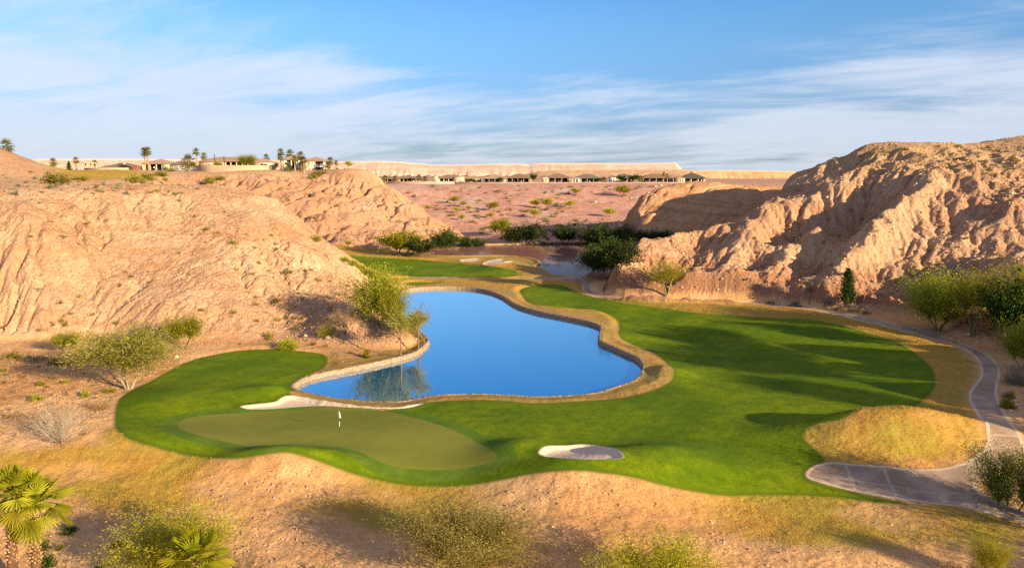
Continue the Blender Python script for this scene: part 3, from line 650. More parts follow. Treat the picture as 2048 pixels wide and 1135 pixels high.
left = w.step(az, .02, -.45); right = w.step(az, .08, .5); low = w.step(dz_, .17, .03); hi = w.step(dz_, .12, .24)
cov = w.math('ADD', w.math('MULTIPLY', left, .20), w.math('MULTIPLY', right, .13))
cov = w.math('ADD', cov, w.math('MULTIPLY', low, .17))
cov = w.math('SUBTRACT', cov, w.math('MULTIPLY', hi, .06))
dens = w.math('ADD', w.math('ADD', w.math('MULTIPLY', w1, .55), w.math('MULTIPLY', w2, .30)), w.math('MULTIPLY', soft, .25))
cl = w.math('MULTIPLY', w.step(w.math('ADD', dens, cov), .61, .83), w.step(dz_, .36, .20))
hs = wt.nodes.new('ShaderNodeHueSaturation'); hs.inputs['Saturation'].default_value = 1.25; hs.inputs['Value'].default_value = 1.0; wt.links.new(sky.outputs[0], hs.inputs['Color'])
skyc = w.mix(1., hs.outputs[0], (.90, 1.0, 1.12), 'MULTIPLY')
skyc = w.mix(1., skyc, w.mix(w.step(dz_, .16, .42), (1, 1, 1), (.42, .74, 1.15)), 'MULTIPLY')
cloudc = w.mix(w2, (4.4, 4.9, 6.0), (5.6, 5.9, 6.5))
skyc = w.mix(1., skyc, w.mix(w.step(dz_, .0, .22), (.42, .49, .80), (1.02, 1.06, 1.12)), 'MULTIPLY')
skyc = w.mix(w.math('MULTIPLY', cl, .76), skyc, cloudc)
fill_veil = w.math('MULTIPLY', w.step(dz_, .42, .62), w.step(soft, .25, .5, .55, .95))  # overhead cloud out of view, added to make the ambient light less blue
skyc = w.mix(fill_veil, skyc, (3.0, 2.65, 2.35))
bg = wt.nodes.new('ShaderNodeBackground'); bg.inputs['Strength'].default_value = .07
wt.links.new(skyc, bg.inputs['Color'])
wo = wt.nodes.new('ShaderNodeOutputWorld'); wt.links.new(bg.outputs[0], wo.inputs['Surface'])
sun = bpy.data.lights.new("sun", 'SUN'); sun.energy = 5.0; sun.angle = math.radians(.5); sun.color = (1.0, .775, .47)
sun_o = bpy.data.objects.new("sun", sun); COL.objects.link(sun_o)
_h = math.hypot(SUN_X, SUN_Y)
sv = Vector((SUN_X/_h*math.cos(SUN_EL), SUN_Y/_h*math.cos(SUN_EL), math.sin(SUN_EL)))
sun_o.rotation_euler = sv.to_track_quat('Z', 'Y').to_euler()
scene.view_settings.view_transform = 'Standard'; scene.view_settings.look = 'None'; scene.view_settings.exposure = 0
scene.render.engine = 'CYCLES'
scene.cycles.use_denoising = False
scene.cycles.film_exposure = 2.2
scene.cycles.max_bounces = 6; scene.cycles.transparent_max_bounces = 4
# ------------------------------------------------------------------ plants
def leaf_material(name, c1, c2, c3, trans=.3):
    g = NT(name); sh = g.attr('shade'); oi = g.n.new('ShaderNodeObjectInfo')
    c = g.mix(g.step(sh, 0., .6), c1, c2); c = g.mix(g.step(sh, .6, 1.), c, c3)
    hs_ = g.n.new('ShaderNodeHueSaturation'); g.put(hs_.inputs['Color'], c)
    g.put(hs_.inputs['Value'], g.math('MULTIPLY_ADD', oi.outputs['Random'], .4, .8)); g.put(hs_.inputs['Hue'], g.math('MULTIPLY_ADD', oi.outputs['Random'], .03, .485))
    d = g.n.new('ShaderNodeBsdfDiffuse'); g.put(d.inputs['Color'], hs_.outputs[0]); t = g.n.new('ShaderNodeBsdfTranslucent'); g.put(t.inputs['Color'], hs_.outputs[0])
    m = g.n.new('ShaderNodeMixShader'); m.inputs[0].default_value = trans; g.put(m.inputs[1], d.outputs[0]); g.put(m.inputs[2], t.outputs[0])
    return g.done(m.outputs[0])
def bark_material(name, c1, c2, sc=8.):
    g = NT(name); P = g.n.new('ShaderNodeTexCoord').outputs['Object']; n = g.noise(sc, 4, g.scalev(P, (1, 1, .35)))
    return g.done(g.bsdf(g.mix(g.step(n, .3, .7), c1, c2), .95, .1, g.bump(n, .6, .04)))
L_YEL = leaf_material("leaf_yellow_green", (.26, .23, .012), (.42, .38, .025), (.56, .50, .06), .45)
L_DGR = leaf_material("leaf_deep_green", (.06, .08, .012), (.13, .145, .025), (.24, .235, .05), .35)
L_FRT = leaf_material("leaf_pale_olive", (.28, .25, .05), (.42, .38, .09), (.58, .53, .17), .45)
L_OLI = leaf_material("leaf_olive", (.18, .17, .025), (.31, .28, .05), (.45, .40, .10), .45)
L_GRN = leaf_material("leaf_bright_green", (.18, .20, .01), (.36, .36, .02), (.54, .51, .05), .48)
L_DRK = leaf_material("leaf_dark_green", (.025, .04, .012), (.05, .075, .02), (.09, .12, .03))
L_PIN = leaf_material("leaf_pine_green", (.03, .06, .012), (.06, .11, .02), (.14, .18, .03))
L_GRY = leaf_material("leaf_grey_sage", (.17, .15, .10), (.26, .24, .16), (.36, .33, .24))
L_TAN = leaf_material("leaf_dry_tan", (.24, .15, .06), (.36, .25, .11), (.48, .36, .18))
L_PLM = leaf_material("leaf_palm", (.08, .10, .008), (.25, .26, .013), (.47, .43, .04), .45)  # darkest tone is painted shade for the inside of the crown
L_PLF = leaf_material("leaf_far_palm", (.07, .09, .015), (.13, .14, .03), (.22, .20, .06), .3)
L_HSK = leaf_material("leaf_dead_palm", (.22, .13, .05), (.34, .22, .10), (.46, .32, .17), .1)
BARK = bark_material("bark_brown", (.13, .085, .05), (.24, .17, .11))
BARKP = bark_material("bark_pale", (.34, .27, .19), (.50, .42, .32))
BARKM2 = bark_material('bark_grey', (.24, .19, .13), (.38, .31, .23))
BARKG = bark_material("bark_green", (.17, .17, .06), (.28, .26, .11))
BARKM = bark_material("bark_palm", (.26, .13, .05), (.58, .37, .18), 7.)

def tube(path, rad, sides=5):
    path = np.asarray(path, float); n = len(path); T = np.gradient(path, axis=0); T /= np.linalg.norm(T, axis=1, keepdims=True)+1e-9
    ref = np.array([.31, .17, .93]); ref = ref if abs(T.mean(0)@ref) < .95 else np.array([1, 0, 0.])
    U = np.cross(T, ref); U /= np.linalg.norm(U, axis=1, keepdims=True)+1e-9; W = np.cross(T, U)
    a = np.arange(sides)*2*np.pi/sides
    V = path[:, None]+np.asarray(rad)[:, None, None]*(np.cos(a)[None, :, None]*U[:, None]+np.sin(a)[None, :, None]*W[:, None])
    i = np.arange(n-1)[:, None]*sides; j = np.arange(sides)[None]; k_ = (j+1) % sides
    return V.reshape(-1, 3), np.stack([i+j, i+k_, i+sides+k_, i+sides+j], -1).reshape(-1, 4)
class Parts:
    def __init__(s): s.v = []; s.f = []; s.n = 0
    def add(s, V, Fq): s.v.append(np.asarray(V, float)); s.f.append(np.asarray(Fq)+s.n); s.n += len(V)
    def mesh(s, name, mat, smooth=True): return mesh_np(name, np.concatenate(s.v), np.concatenate(s.f), mat, smooth)
def unit(v): return v/(np.linalg.norm(v, axis=-1, keepdims=True)+1e-9)
def leaf_mesh(name, c, axis, L, W, shade, mat, r):
    n = len(c); axis = unit(axis); w_ = unit(np.cross(axis, r.normal(size=(n, 3))))
    L = np.broadcast_to(L, n)[:, None]; W = np.broadcast_to(W, n)[:, None]
    V = np.stack([c-axis*L*.5, c+w_*W*.5, c+axis*L*.5, c-w_*W*.5], 1).reshape(-1, 3)
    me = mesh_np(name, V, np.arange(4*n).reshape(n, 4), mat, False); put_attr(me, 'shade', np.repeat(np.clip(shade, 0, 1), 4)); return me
def tree_mesh(seed, mat, bark, n_leaf=3000, n_br=40, trunks=1, fork=.3, lobes=6, wide=.5, leaf=.05, thin=.35, jit=.06, tr=.022, flat_=.8, droop=0., low=.15, dens_in=.3, lean=0.):
    """unit tree: height 1, crown half width `wide`; leaves grow along limbs that reach into uneven lobes"""
    r = np.random.default_rng(seed)
    ang = r.uniform(0, 6.28)+np.arange(lobes)*2.4; rad = wide*.62*np.sqrt((np.arange(lobes)+.3)/lobes)
    top = r.uniform(.55, .80, lobes); top[0] = .80
    lc = np.stack([np.cos(ang)*rad, np.sin(ang)*rad, low+(top-low)*r.uniform(.75, 1, lobes)*(1-.35*(rad/wide)**2)], -1)
    lr = wide*r.uniform(.34, .55, lobes)
    tk = Parts(); ends = []
    for t in range(trunks):
        a = t*2.4+r.uniform(0, 1); e = np.array([np.cos(a)*wide*.22*(trunks > 1)+lean, np.sin(a)*wide*.22*(trunks > 1), fork*r.uniform(.85, 1.15)])
        m = e*.5+np.array([r.normal()*.02, r.normal()*.02, .04]); s_ = np.linspace(0, 1, 6)[:, None]
        pth = (1-s_)**2*np.array([np.cos(a)*.01, np.sin(a)*.01, -.03])+2*s_*(1-s_)*m+s_**2*e
        tk.add(*tube(pth, np.linspace(tr, tr*.62, 6)/math.sqrt(trunks)*1.15, 6)); ends.append(e)
    ends = np.array(ends); C_ = []; A_ = []; S_ = []
    per = max(2, n_leaf//n_br)
    for b in range(n_br):
        i = b % lobes; dv = unit(r.normal(size=3)*np.array([1, 1, flat_])); dv[2] = dv[2]*.8+.15
        tip = lc[i]+dv*lr[i]*r.uniform(.6, 1.); tip[2] = np.clip(tip[2], low*.6, 1.); tip[0] += lean
        e = ends[np.argmin(((ends-tip)**2).sum(1))]
        mid = e+(tip-e)*.45+np.array([0, 0, .10+.05*r.normal()])*wide*2*.6
        s_ = np.linspace(0, 1, 7)[:, None]; pth = (1-s_)**2*e+2*s_*(1-s_)*mid+s_**2*tip; pth[:, 2] -= droop*(s_[:, 0]**3)*.2
        pth[1:-1] += r.normal(size=(5, 3))*.012
        tk.add(*tube(pth, np.linspace(tr*.42, tr*.06, 7), 4))
        t = r.uniform(dens_in, 1.05, per); P_ = np.stack([np.interp(t, np.linspace(0, 1, 7), pth[:, q]) for q in range(3)], -1)
        dirb = unit(tip-e)
        # side twigs: leaves gather in small sprays
        k_ = max(3, per//9); sp_ = r.normal(size=(k_, 3))*jit*1.5; sid = r.integers(0, k_, per)
        u_ = r.uniform(0, 1, per)[:, None]
        P_ = P_+sp_[sid]*u_+r.normal(size=(per, 3))*jit*.45
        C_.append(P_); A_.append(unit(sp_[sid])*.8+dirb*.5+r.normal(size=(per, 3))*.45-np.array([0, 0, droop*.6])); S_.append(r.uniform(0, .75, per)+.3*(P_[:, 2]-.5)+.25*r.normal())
    c = np.concatenate(C_); a = np.concatenate(A_); sh = np.concatenate(S_)
    L = leaf*r.uniform(.6, 1.4, len(c))
    kx = .5/np.percentile(np.hypot(c[:, 0]-lean, c[:, 1]), 95); kz = 1/np.percentile(c[:, 2], 99)
    for q in [c]+tk.v: q *= np.array([kx, kx, kz])
    return tk.mesh("trunk", bark), leaf_mesh("crown", c, a, L, L*thin, sh, mat, r)
def conifer_mesh(seed, mat, n_leaf=5000, wide=.2, pw=.8, leaf=.035):
    r = np.random.default_rng(seed); tk = Parts(); s_ = np.linspace(0, .97, 8); tk.add(*tube(np.stack([.01*np.sin(s_*7), 0*s_, s_-.03], -1), np.linspace(.02, .003, 8), 6))
    nb = 90; C_ = []; A_ = []; S_ = []
    for b in range(nb):
        h = .06+.92*(b+r.uniform())/nb; R_ = wide*max(.04, (1-h)**pw)*r.uniform(.6, 1.1)*(1 if h > .12 else .75); a = b*2.4+r.uniform(-.4, .4)
        e = np.array([np.cos(a)*R_, np.sin(a)*R_, h+R_*.35]); bp = np.array([0, 0, h])
        tk.add(*tube(np.stack([bp, (bp+e)/2, e]), np.array([.006, .004, .001]), 3))
        m = n_leaf//nb; t = r.uniform(.15, 1.05, m)[:, None]; p = bp+(e-bp)*t+r.normal(size=(m, 3))*.022
        C_.append(p); A_.append(unit(e-bp)*.7+r.normal(size=(m, 3))*.6+np.array([0, 0, .3])); S_.append(r.uniform(0, .8, m)+.2*r.normal())
    c = np.concatenate(C_); L = leaf*r.uniform(.6, 1.4, len(c))
    return tk.mesh("trunk", BARK), leaf_mesh("crown", c, np.concatenate(A_), L, L*.4, np.concatenate(S_), mat, r)
def shrub_mesh(seed, mat, n=500, leaf=.12, wide=.62, thin=.35, up=.5, hollow=.35, jit=.08):
    """low plant, unit height, stems hidden in the leaves"""
    r = np.random.default_rng(seed); k_ = max(8, n//14)
    d = unit(r.normal(size=(k_, 3))*np.array([1, 1, .8])); d[:, 2] = np.abs(d[:, 2])*.9+.05
    ln = r.uniform(.65, 1.05, k_)
    i = r.integers(0, k_, n); t = r.uniform(hollow, 1., n)
    c = d[i]*(ln[i]*t)[:, None]*np.array([wide, wide, .95])+r.normal(size=(n, 3))*jit*np.array([1, 1, .7]); c[:, 2] = np.abs(c[:, 2])
    L = leaf*r.uniform(.6, 1.4, n)
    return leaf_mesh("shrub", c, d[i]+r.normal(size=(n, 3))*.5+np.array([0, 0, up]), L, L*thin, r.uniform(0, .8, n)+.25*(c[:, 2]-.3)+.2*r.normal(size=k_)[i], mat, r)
def bare_mesh(seed, bark, n_br=60, leafy=0, mat=None):
    r = np.random.default_rng(seed); tk = Parts(); C_ = []
    for b in range(n_br):
        a = r.uniform(0, 6.28); el = r.uniform(.25, 1.35); ln = r.uniform(.6, 1.)
        d = np.array([math.cos(a)*math.cos(el)*.9, math.sin(a)*math.cos(el)*.9, math.sin(el)])*ln
        p = np.stack([np.zeros(3), d*.35+r.normal(size=3)*.03, d*.7+r.normal(size=3)*.05, d+np.array([0, 0, .05])]); tk.add(*tube(p, [.006, .0045, .003, .0012], 4))
        for q in range(12):
            t = r.uniform(.3, .95); s0 = d*t; d2 = unit(d)*.25+r.normal(size=3)*.13; tk.add(*tube(np.stack([s0, s0+d2*.5, s0+d2]), [.0026, .002, .001], 3)); C_.append(s0+d2)
    return tk.mesh("twig", bark)
def frond_geo(r, az, el, Lp, Rf, ns, droop, sag, nseg=3):
    """one fan leaf: stalk and a pleated half disc of pointed blades; returns vertices, quads, shade"""
    V = []; Q = []; S = []; n = 0
    d0 = np.array([math.cos(az)*math.cos(el), math.sin(az)*math.cos(el), math.sin(el)])
    side = np.array([-math.sin(az), math.cos(az), 0.]); 
    p0 = np.zeros(3); p1 = d0*Lp+np.array([0, 0, -droop*Lp*.25])
    dd = unit(d0+np.array([0, 0, -droop*.8])); up = np.cross(dd, side); up = up if up[2] > 0 else -up
    v, q = tube(np.stack([p0, (p0+p1)/2+np.array([0, 0, .03]), p1]), np.array([.022, .018, .012])*Rf/.6, 3); V.append(v); Q.append(q); S.append(np.full(len(v), .55)); n += len(v)
    base_sh = r.uniform(.15, .75)
    for k_ in range(ns):
        a = (k_/(ns-1)-.5)*math.radians(215)
        dr = dd*math.cos(a)+side*math.sin(a); ln = Rf*(.72+.28*math.cos(a*.75))*r.uniform(.93, 1.05)
        wv = (-dd*math.sin(a)+side*math.cos(a))*(math.radians(215)/ns)
        ts = np.linspace(.0, 1, nseg+1); pts = []
        for t in ts:
            c = p1+dr*ln*t+np.array([0, 0, -sag*ln*t*t*(.6+.5*abs(math.sin(a)))])+up*(.14*ln*t*(1-abs(a)/2.2))
            wd = ln*.62*min(t+.02, 1)*(1.0 if t < .55 else max(.0, 1-(t-.55)/.45)**.8)
            pl = up*.05*ln*(1 if k_ % 2 else -1)*t*(1-t)*2
            pts += [c-wv*wd*.62+pl, c+wv*wd*.62-pl]
        V.append(np.array(pts)); Q.append(np.array([[2*i, 2*i+1, 2*i+3, 2*i+2] for i in range(nseg)])+n)
        S.append(np.repeat(base_sh+.25*ts+.08*(k_ % 2), 2)); n += len(pts)
    Qs = [Q[0]]+Q[1:]
    return np.concatenate(V), np.concatenate(Qs), np.concatenate(S)
def crown_geo(seed, nf, Rf, Lp, ns, e0=85, e1=-35, nseg=3):
    r = np.random.default_rng(seed); out = []
    for i in range(nf):
        t = i/(nf-1); el = math.radians(e0+(e1-e0)*t**.85+r.normal()*6)
        out.append(frond_geo(r, i*2.39996+r.normal()*.15, el, Lp*(.75+.35*t)*r.uniform(.9, 1.1), Rf*r.uniform(.85, 1.1), ns, .12+.38*t, .10+.22*t, nseg))
    return out
def merge_geo(gs):
    V = []; Q = []; S = []; n = 0
    for v, q, s_ in gs: V.append(v); Q.append(q+n); S.append(s_); n += len(v)
    return np.concatenate(V), np.concatenate(Q), np.concatenate(S)
def geo_mesh(name, g_, mat):
    me = mesh_np(name, g_[0], g_[1], mat, False); put_attr(me, 'shade', np.clip(g_[2], 0, 1)); return me
def palm_trunk(seed, H, r0, r1, boots=0):
    r = np.random.default_rng(seed); P_ = Parts(); n = int(max(8, H*7)); s_ = np.linspace(0, 1, n); rr = r0+(r1-r0)*s_; rr = rr*(1+.05*(np.arange(n) % 2)); rr[:3] *= [1.25, 1.15, 1.06]
    b = r.normal()*.03*H; 
    if not boots: P_.add(*tube(np.stack([b*s_**2, 0*s_, H*s_-.25*(1-s_)], -1), rr, 10))
    for i in range(boots):
        z = H*(.45+.55*(i+.5)/boots); a = i*2.39996+r.normal()*.2; rad = r0+(r1-r0)*z/H; x0 = b*(z/H)**2
        o = np.array([math.cos(a), math.sin(a), 0]); sd = np.array([-math.sin(a), math.cos(a), 0]); c = np.array([x0, 0, z])+o*rad*.92; wd = .075; L = r.uniform(.13, .24)
        tip = c+o*L*.75+np.array([0, 0, L*.9]); ti = tip+o*-.03+np.array([0, 0, .02])
        V = np.array([c-sd*wd, c+sd*wd, tip+sd*wd*.45, tip-sd*wd*.45, c-sd*wd-o*.05+np.array([0, 0, .1]), c+sd*wd-o*.05+np.array([0, 0, .1]), ti+sd*wd*.4, ti-sd*wd*.4])
        P_.add(V, [[0, 1, 2, 3], [5, 4, 7, 6], [1, 5, 6, 2], [4, 0, 3, 7], [3, 2, 6, 7], [4, 5, 1, 0]])
    return P_.mesh("trunk", BARKM), b

def place_tree(name, label, cat, loc, h, w, proto, group=None, rz=None):
    """trunk-and-crown thing standing at loc; proto = (trunk mesh, crown mesh) of unit height and half width .5"""
    o = bpy.data.objects.new(name, None); COL.objects.link(o); o.location = loc; o.empty_display_size = .3
    o.rotation_euler = (0, 0, random.uniform(0, 6.28) if rz is None else rz); o.scale = (w, w, h)
    link("trunk", proto[0], o); link("crown", proto[1], o)
    return setp(o, label, cat, group)
def pxtree(name, label, cat, bx, by, top, wpx, proto, group=None, rz=None, sink=.0, d0=25, loc=None):
    p = loc or ground(bx, by, d0); d = p[1]
    _, s0 = ray(bx, by); _, s1 = ray(bx, top); h = float((s1-s0)*d); wm = wpx*d/FPX
    return place_tree(name, label, cat, (p[0], p[1], p[2]-sink), h, wm, proto, group, rz)
def pxshrub(label, cat, bx, by, hpx, wpx, me, group=None, name="shrub", rz=None, d0=25):
    p = ground(bx, by, d0); k_ = p[1]/FPX
    o = link(name, me); o.location = (p[0], p[1], p[2]-.04*hpx*k_); o.scale = (wpx*k_*.8, wpx*k_*.8, hpx*k_); o.rotation_euler = (0, 0, random.uniform(0, 6.28) if rz is None else rz)
    return setp(o, label, cat, group)

# prototypes
T_MESQ = tree_mesh(1, L_OLI, BARKM2, 22000, 90, 4, .30, 9, .5, .034, .22, .055, .016, .8, .35, .25, .25)
T_FRONT = tree_mesh(2, L_FRT, BARK, 60000, 150, 4, .25, 13, .5, .017, .42, .05, .012, .9, .1, .12, .2)
T_FORK = tree_mesh(51, L_DGR, BARK, 30000, 100, 3, .3, 11, .5, .02, .36, .05, .014, .85, .1, .15, .2)
T_FRONT2 = tree_mesh(3, L_YEL, BARKG, 34000, 110, 4, .2, 10, .5, .019, .40, .06, .012, .7, .0, .05, .2)
T_PALO = tree_mesh(4, L_YEL, BARKG, 8000, 60, 2, .34, 9, .5, .034, .25, .055, .018, .8, .1, .28, .25)
T_PALO2 = tree_mesh(5, L_GRN, BARKG, 13000, 80, 3, .22, 10, .5, .036, .36, .06, .018, .9, .2, .12, .2)
T_LOW = tree_mesh(52, L_GRN, BARKG, 15000, 100, 4, .15, 12, .5, .032, .36, .06, .016, .9, .1, .02, .15)
T_SHORE1 = tree_mesh(6, L_OLI, BARK, 4200, 36, 1, .45, 6, .5, .040, .30, .06, .02, .8, .6, .42, .3)
T_SHORE2 = tree_mesh(7, L_GRN, BARK, 5200, 40, 1, .5, 6, .5, .036, .32, .06, .018, .8, .4, .5, .25, -.3)
T_ROUND = tree_mesh(8, L_GRN, BARK, 7000, 70, 3, .2, 10, .52, .05, .45, .05, .02, .9, 0, .08, .3)
T_DARK = tree_mesh(9, L_DRK, BARK, 8000, 80, 3, .2, 10, .52, .05, .5, .05, .02, .9, .2, .06, .25)
T_DARK2 = tree_mesh(10, L_PIN, BARK, 7000, 70, 3, .22, 8, .5, .05, .5, .06, .02, .9, .2, .08, .25)
T_PINK = tree_mesh(11, L_YEL, BARK, 1500, 26, 3, .3, 6, .5, .085, .4, .07, .02, .8, 0, .12, .3)
T_GREYT = tree_mesh(12, L_GRY, BARK, 1600, 26, 1, .35, 5, .5, .05, .3, .06, .018, .9, 0, .3, .3)
T_PINE = conifer_mesh(13, L_PIN, 6500, .5, .62, .055)
T_CYPR = conifer_mesh(14, L_DRK, 1600, .5, .25, .07)
T_DIST = tree_mesh(15, L_PIN, BARK, 1200, 24, 2, .25, 6, .5, .1, .5, .07, .02, .9, 0, .1, .3)
T_BROWN = tree_mesh(16, L_TAN, BARK, 2600, 40, 4, .2, 7, .5, .03, .18, .06, .013, .8, 0, .1, .3)
S_SCRUB = [shrub_mesh(20+i, m_, 260, .17, .6, .35) for i, m_ in enumerate((L_OLI, L_TAN, L_GRY, L_OLI))]
S_SAGE = [shrub_mesh(30+i, L_GRY, 200, .20, .62, .4) for i in range(2)]
S_GREEN = [shrub_mesh(33+i, L_GRN, 420, .16, .6, .4) for i in range(2)]
S_DARK = [shrub_mesh(36+i, L_PIN, 420, .16, .62, .35) for i in range(2)]
S_BIG = shrub_mesh(40, L_GRN, 3500, .06, .6, .45, .4, .5, .05)
S_BIGO = shrub_mesh(41, L_OLI, 4000, .055, .6, .35, .4, .35, .06)
S_BIGG = shrub_mesh(42, L_GRY, 5000, .07, .6, .12, .8, .3, .05)
S_TUFT = shrub_mesh(43, L_TAN, 2200, .20, .5, .05, 1.6, .1, .06)
S_DEAD = shrub_mesh(44, L_TAN, 1800, .10, .6, .15, .3, .3, .07)
S_HEDGE = shrub_mesh(45, L_OLI, 900, .12, .62, .45, .3, .3, .08)
B_BARE = bare_mesh(46, BARKP); B_TWIG = bare_mesh(47, BARK, 40)

# left desert and bluff foot
pxtree("mesquite_tree", "large pale mesquite tree with several light trunks at the left end of the green turf", "tree", 258, 776, 655, 215, T_MESQ)
pxtree("mesquite_tree", "olive green mesquite tree against the foot of the left bluff", "tree", 370, 698, 632, 80, T_PALO2)
pxtree("bare_tree", "brown nearly leafless tree between two olive mesquite trees under the left bluff", "tree", 300, 692, 645, 80, T_BROWN)
pxtree("desert_tree", "small dark olive tree at the foot of the left cliff", "tree", 135, 706, 664, 62, T_PALO2)
for i, (a, b, h, w_) in enumerate([(20, 716, 20, 60), (70, 722, 22, 60), (118, 728, 20, 56), (160, 726, 18, 40)]): pxshrub("grey brown brush in the shaded row below the left cliff", "shrub", a, b, h, w_, S_SCRUB[(0, 2, 0, 1)[i]], "brush row below the left cliff")
o = link("bare_shrub", B_BARE); p = ground(118, 886); o.location = p; o.scale = (4.4, 4.4, 3.6); setp(o, "leafless white twigged shrub on the bare ground left of the green", "shrub")
pxshrub("tawny dead bush beside the left tip of the green turf", "bush", 203, 818, 26, 48, S_DEAD, None, "dead_bush")
for lab, a, b, h, w_ in [("small bright green bush at the far left edge of the sand", 8, 742, 10, 16), ("bright green bush, highest of the cluster on the left sand", 106, 757, 9, 12), ("yellow green bush beside the highest bush on the left sand", 131, 765, 13, 19),
    ("low yellow green bush left of its cluster on the sand", 82, 770, 12, 26), ("largest bright green bush on the left sand", 75, 800, 22, 32), ("narrow bright green bush on the left sand", 170, 793, 22, 20), ("bright green bush under the large pale mesquite tree", 218, 784, 14, 28)]:
    pxshrub(lab, "bush", a, b, h, w_, S_GREEN[a % 2], "bright green bushes on the left sand", "bush")
# shore of the bright pond
pxtree("mesquite_tree", "broad olive mesquite tree where the left bluff meets the pond", "tree", 757, 652, 534, 118, T_LOW, None, .5, 0, 25)
pxtree("mesquite_tree", "green mesquite tree leaning over the pond behind the slender shore trees", "tree", 786, 662, 570, 66, T_LOW)
pxtree("shore_tree", "slender leaning tree with a bare brown trunk on the pond shore", "tree", 801, 711, 612, 62, T_SHORE1)
pxtree("shore_tree", "slender upright tree at the tip of the pond shore", "tree", 837, 698, 612, 62, T_SHORE1, None, 2.)
pxtree("shore_tree", "pale green tree drooping over the water at the pond shore tip", "tree", 850, 685, 622, 52, T_SHORE2, None, 0.)
pxtree("leafless_tree", "brown twiggy tree on the left bluff above the shore", "tree", 690, 668, 612, 75, T_BROWN)
pxshrub("round bright green bush at the edge of the turf left of the pond", "bush", 576, 697, 31, 50, S_BIG, None, "bush")
pxshrub("rounded yellow green bush on the shore apron near the stone wall", "bush", 733, 714, 26, 28, S_GREEN[0], None, "bush")
for i, (lab, a, b, h, w_) in enumerate([("olive bush right of the round bright bush on the bluff foot", 652, 672, 36, 46), ("small olive bush just above the round bright bush", 540, 676, 20, 32), ("tiny green sprig left of the rounded shore bush", 698, 706, 7, 9), ("tiny green sprig below the leaning shore tree", 766, 710, 6, 12), ("small dark shrub between the two slender shore trees", 819, 704, 8, 10)]):
    pxshrub(lab, "bush", a, b, h, w_, (S_BIGO, S_SCRUB[0], S_GREEN[0], S_GREEN[1], S_SCRUB[3])[i], None, "bush")
for a, b, h, w_ in [(690, 522, 13, 26), (706, 530, 16, 28), (722, 540, 18, 30), (737, 548, 18, 32), (752, 556, 18, 34), (768, 566, 18, 30)]:
    pxshrub("yellow green bush in the row along the ridge above the back fairway", "bush", a, b, h, w_, S_BIG, "bush row along the ridge", "bush")
# front edge
for lab, a, b, h, w_, m_ in [("dark green bush nearest the tall palms in front", 137, 1063, 24, 46, S_DARK[0]), ("dark round bush in shade in the middle of the front left sand", 238, 1090, 17, 40, S_DARK[1]), ("dark bush close behind the tall palms", 85, 1098, 40, 40, S_DARK[1]), ("dark bush at the bottom edge of the front left sand", 205, 1138, 18, 42, S_DARK[0]), ("dark bush just right of the palm trunks", 92, 1130, 36, 46, S_DARK[0]), ("small olive bush beside the shaded dark bushes", 120, 1098, 14, 22, S_GREEN[0])]:
    pxshrub(lab, "bush", a, b, h, w_, m_, None, "bush")
def front_tree(name, label, cx, top, wpx, d, proto, hgt, rz=0.):
    wpx *= 1.12
    q = at(cx, top, d); z0 = zat(q[0], q[1])
    return place_tree(name, label, "tree", (q[0], q[1], q[2]-hgt if hgt else z0), hgt or q[2]-z0, wpx*d/FPX, proto, None, rz)
front_tree("mesquite_tree", "big feathery olive tree at the bottom centre edge", 932, 1024, 250, 47, T_FRONT, None)
front_tree("palo_verde_tree", "bright yellow green feathery shrub tree behind the low front palm", 345, 1030, 240, 47, T_FRONT2, None, 1.)
front_tree("palo_verde_tree", "feathery tree just reaching the bottom edge right of the centre tree", 1312, 1090, 230, 44, T_FRONT2, None, 2.)
pxshrub("bright yellow flowering bush at the bottom edge left of the centre tree", "bush", 650, 1160, 42, 46, S_GREEN[0], None, "flowering_bush")
pxshrub("smaller yellow flowering bush at the bottom edge beside its larger twin", "bush", 692, 1160, 34, 34, S_GREEN[1], None, "flowering_bush")
o = link("bare_shrub", B_TWIG); p = ground(490, 1160); o.location = p; o.scale = (2.6, 2.6, 2.6); setp(o, "dark leafless twiggy shrub right of the low front palm", "shrub")
for a, b, h, w_, m_ in [(1905, 1150, 42, 60, S_TUFT), (1950, 1150, 36, 60, S_TUFT), (1870, 1160, 30, 50, S_TUFT)]: pxshrub("tall golden dry grass clump at the bottom right edge", "grass clump", a, b, h, w_, m_, "dry grass clumps at the bottom right", "grass_clump")
front_tree("palo_verde_tree", "dark green palo verde tree beside the fork of the concrete path", 2034, 895, 150, 56, T_FORK, 7.4, .4)
front_tree("palo_verde_tree", "thin small green tree in front of the path fork", 1985, 1075, 75, 47, T_FRONT2, None, .4)
# right edge
for nm, lab, a, b, t, w_, pr in [("mesquite_tree", "spreading mesquite tree with golden branches left in the grove above the path", 1876, 660, 556, 112, T_LOW), ("mesquite_tree", "tall light green mesquite tree in the middle of the grove above the path", 1945, 672, 545, 90, T_PALO),
    ("pine_tree", "dark dense pine tree at the right edge of the path", 2022, 700, 566, 95, T_DARK2), ("mesquite_tree", "bright green mesquite tree rising behind the dark pine at the right edge", 2040, 660, 532, 110, T_PALO), ("mesquite_tree", "low green mesquite tree under the dark pine at the right edge", 2044, 738, 650, 70, T_LOW)]:
    pxtree(nm, lab, "tree", a, b, t-10, w_*1.3, pr)
pxshrub("pale sage shrub on the right bank of the path", "shrub", 2032, 768, 66, 66, S_BIGG, None, "sage_shrub")
pxshrub("yellowish clump on the path bank below the pale sage shrub", "shrub", 2014, 815, 32, 38, S_BIG, None, "shrub")
pxshrub("tawny dry tuft behind the yellowish clump on the path bank", "shrub", 2018, 796, 24, 40, S_TUFT, None, "shrub")
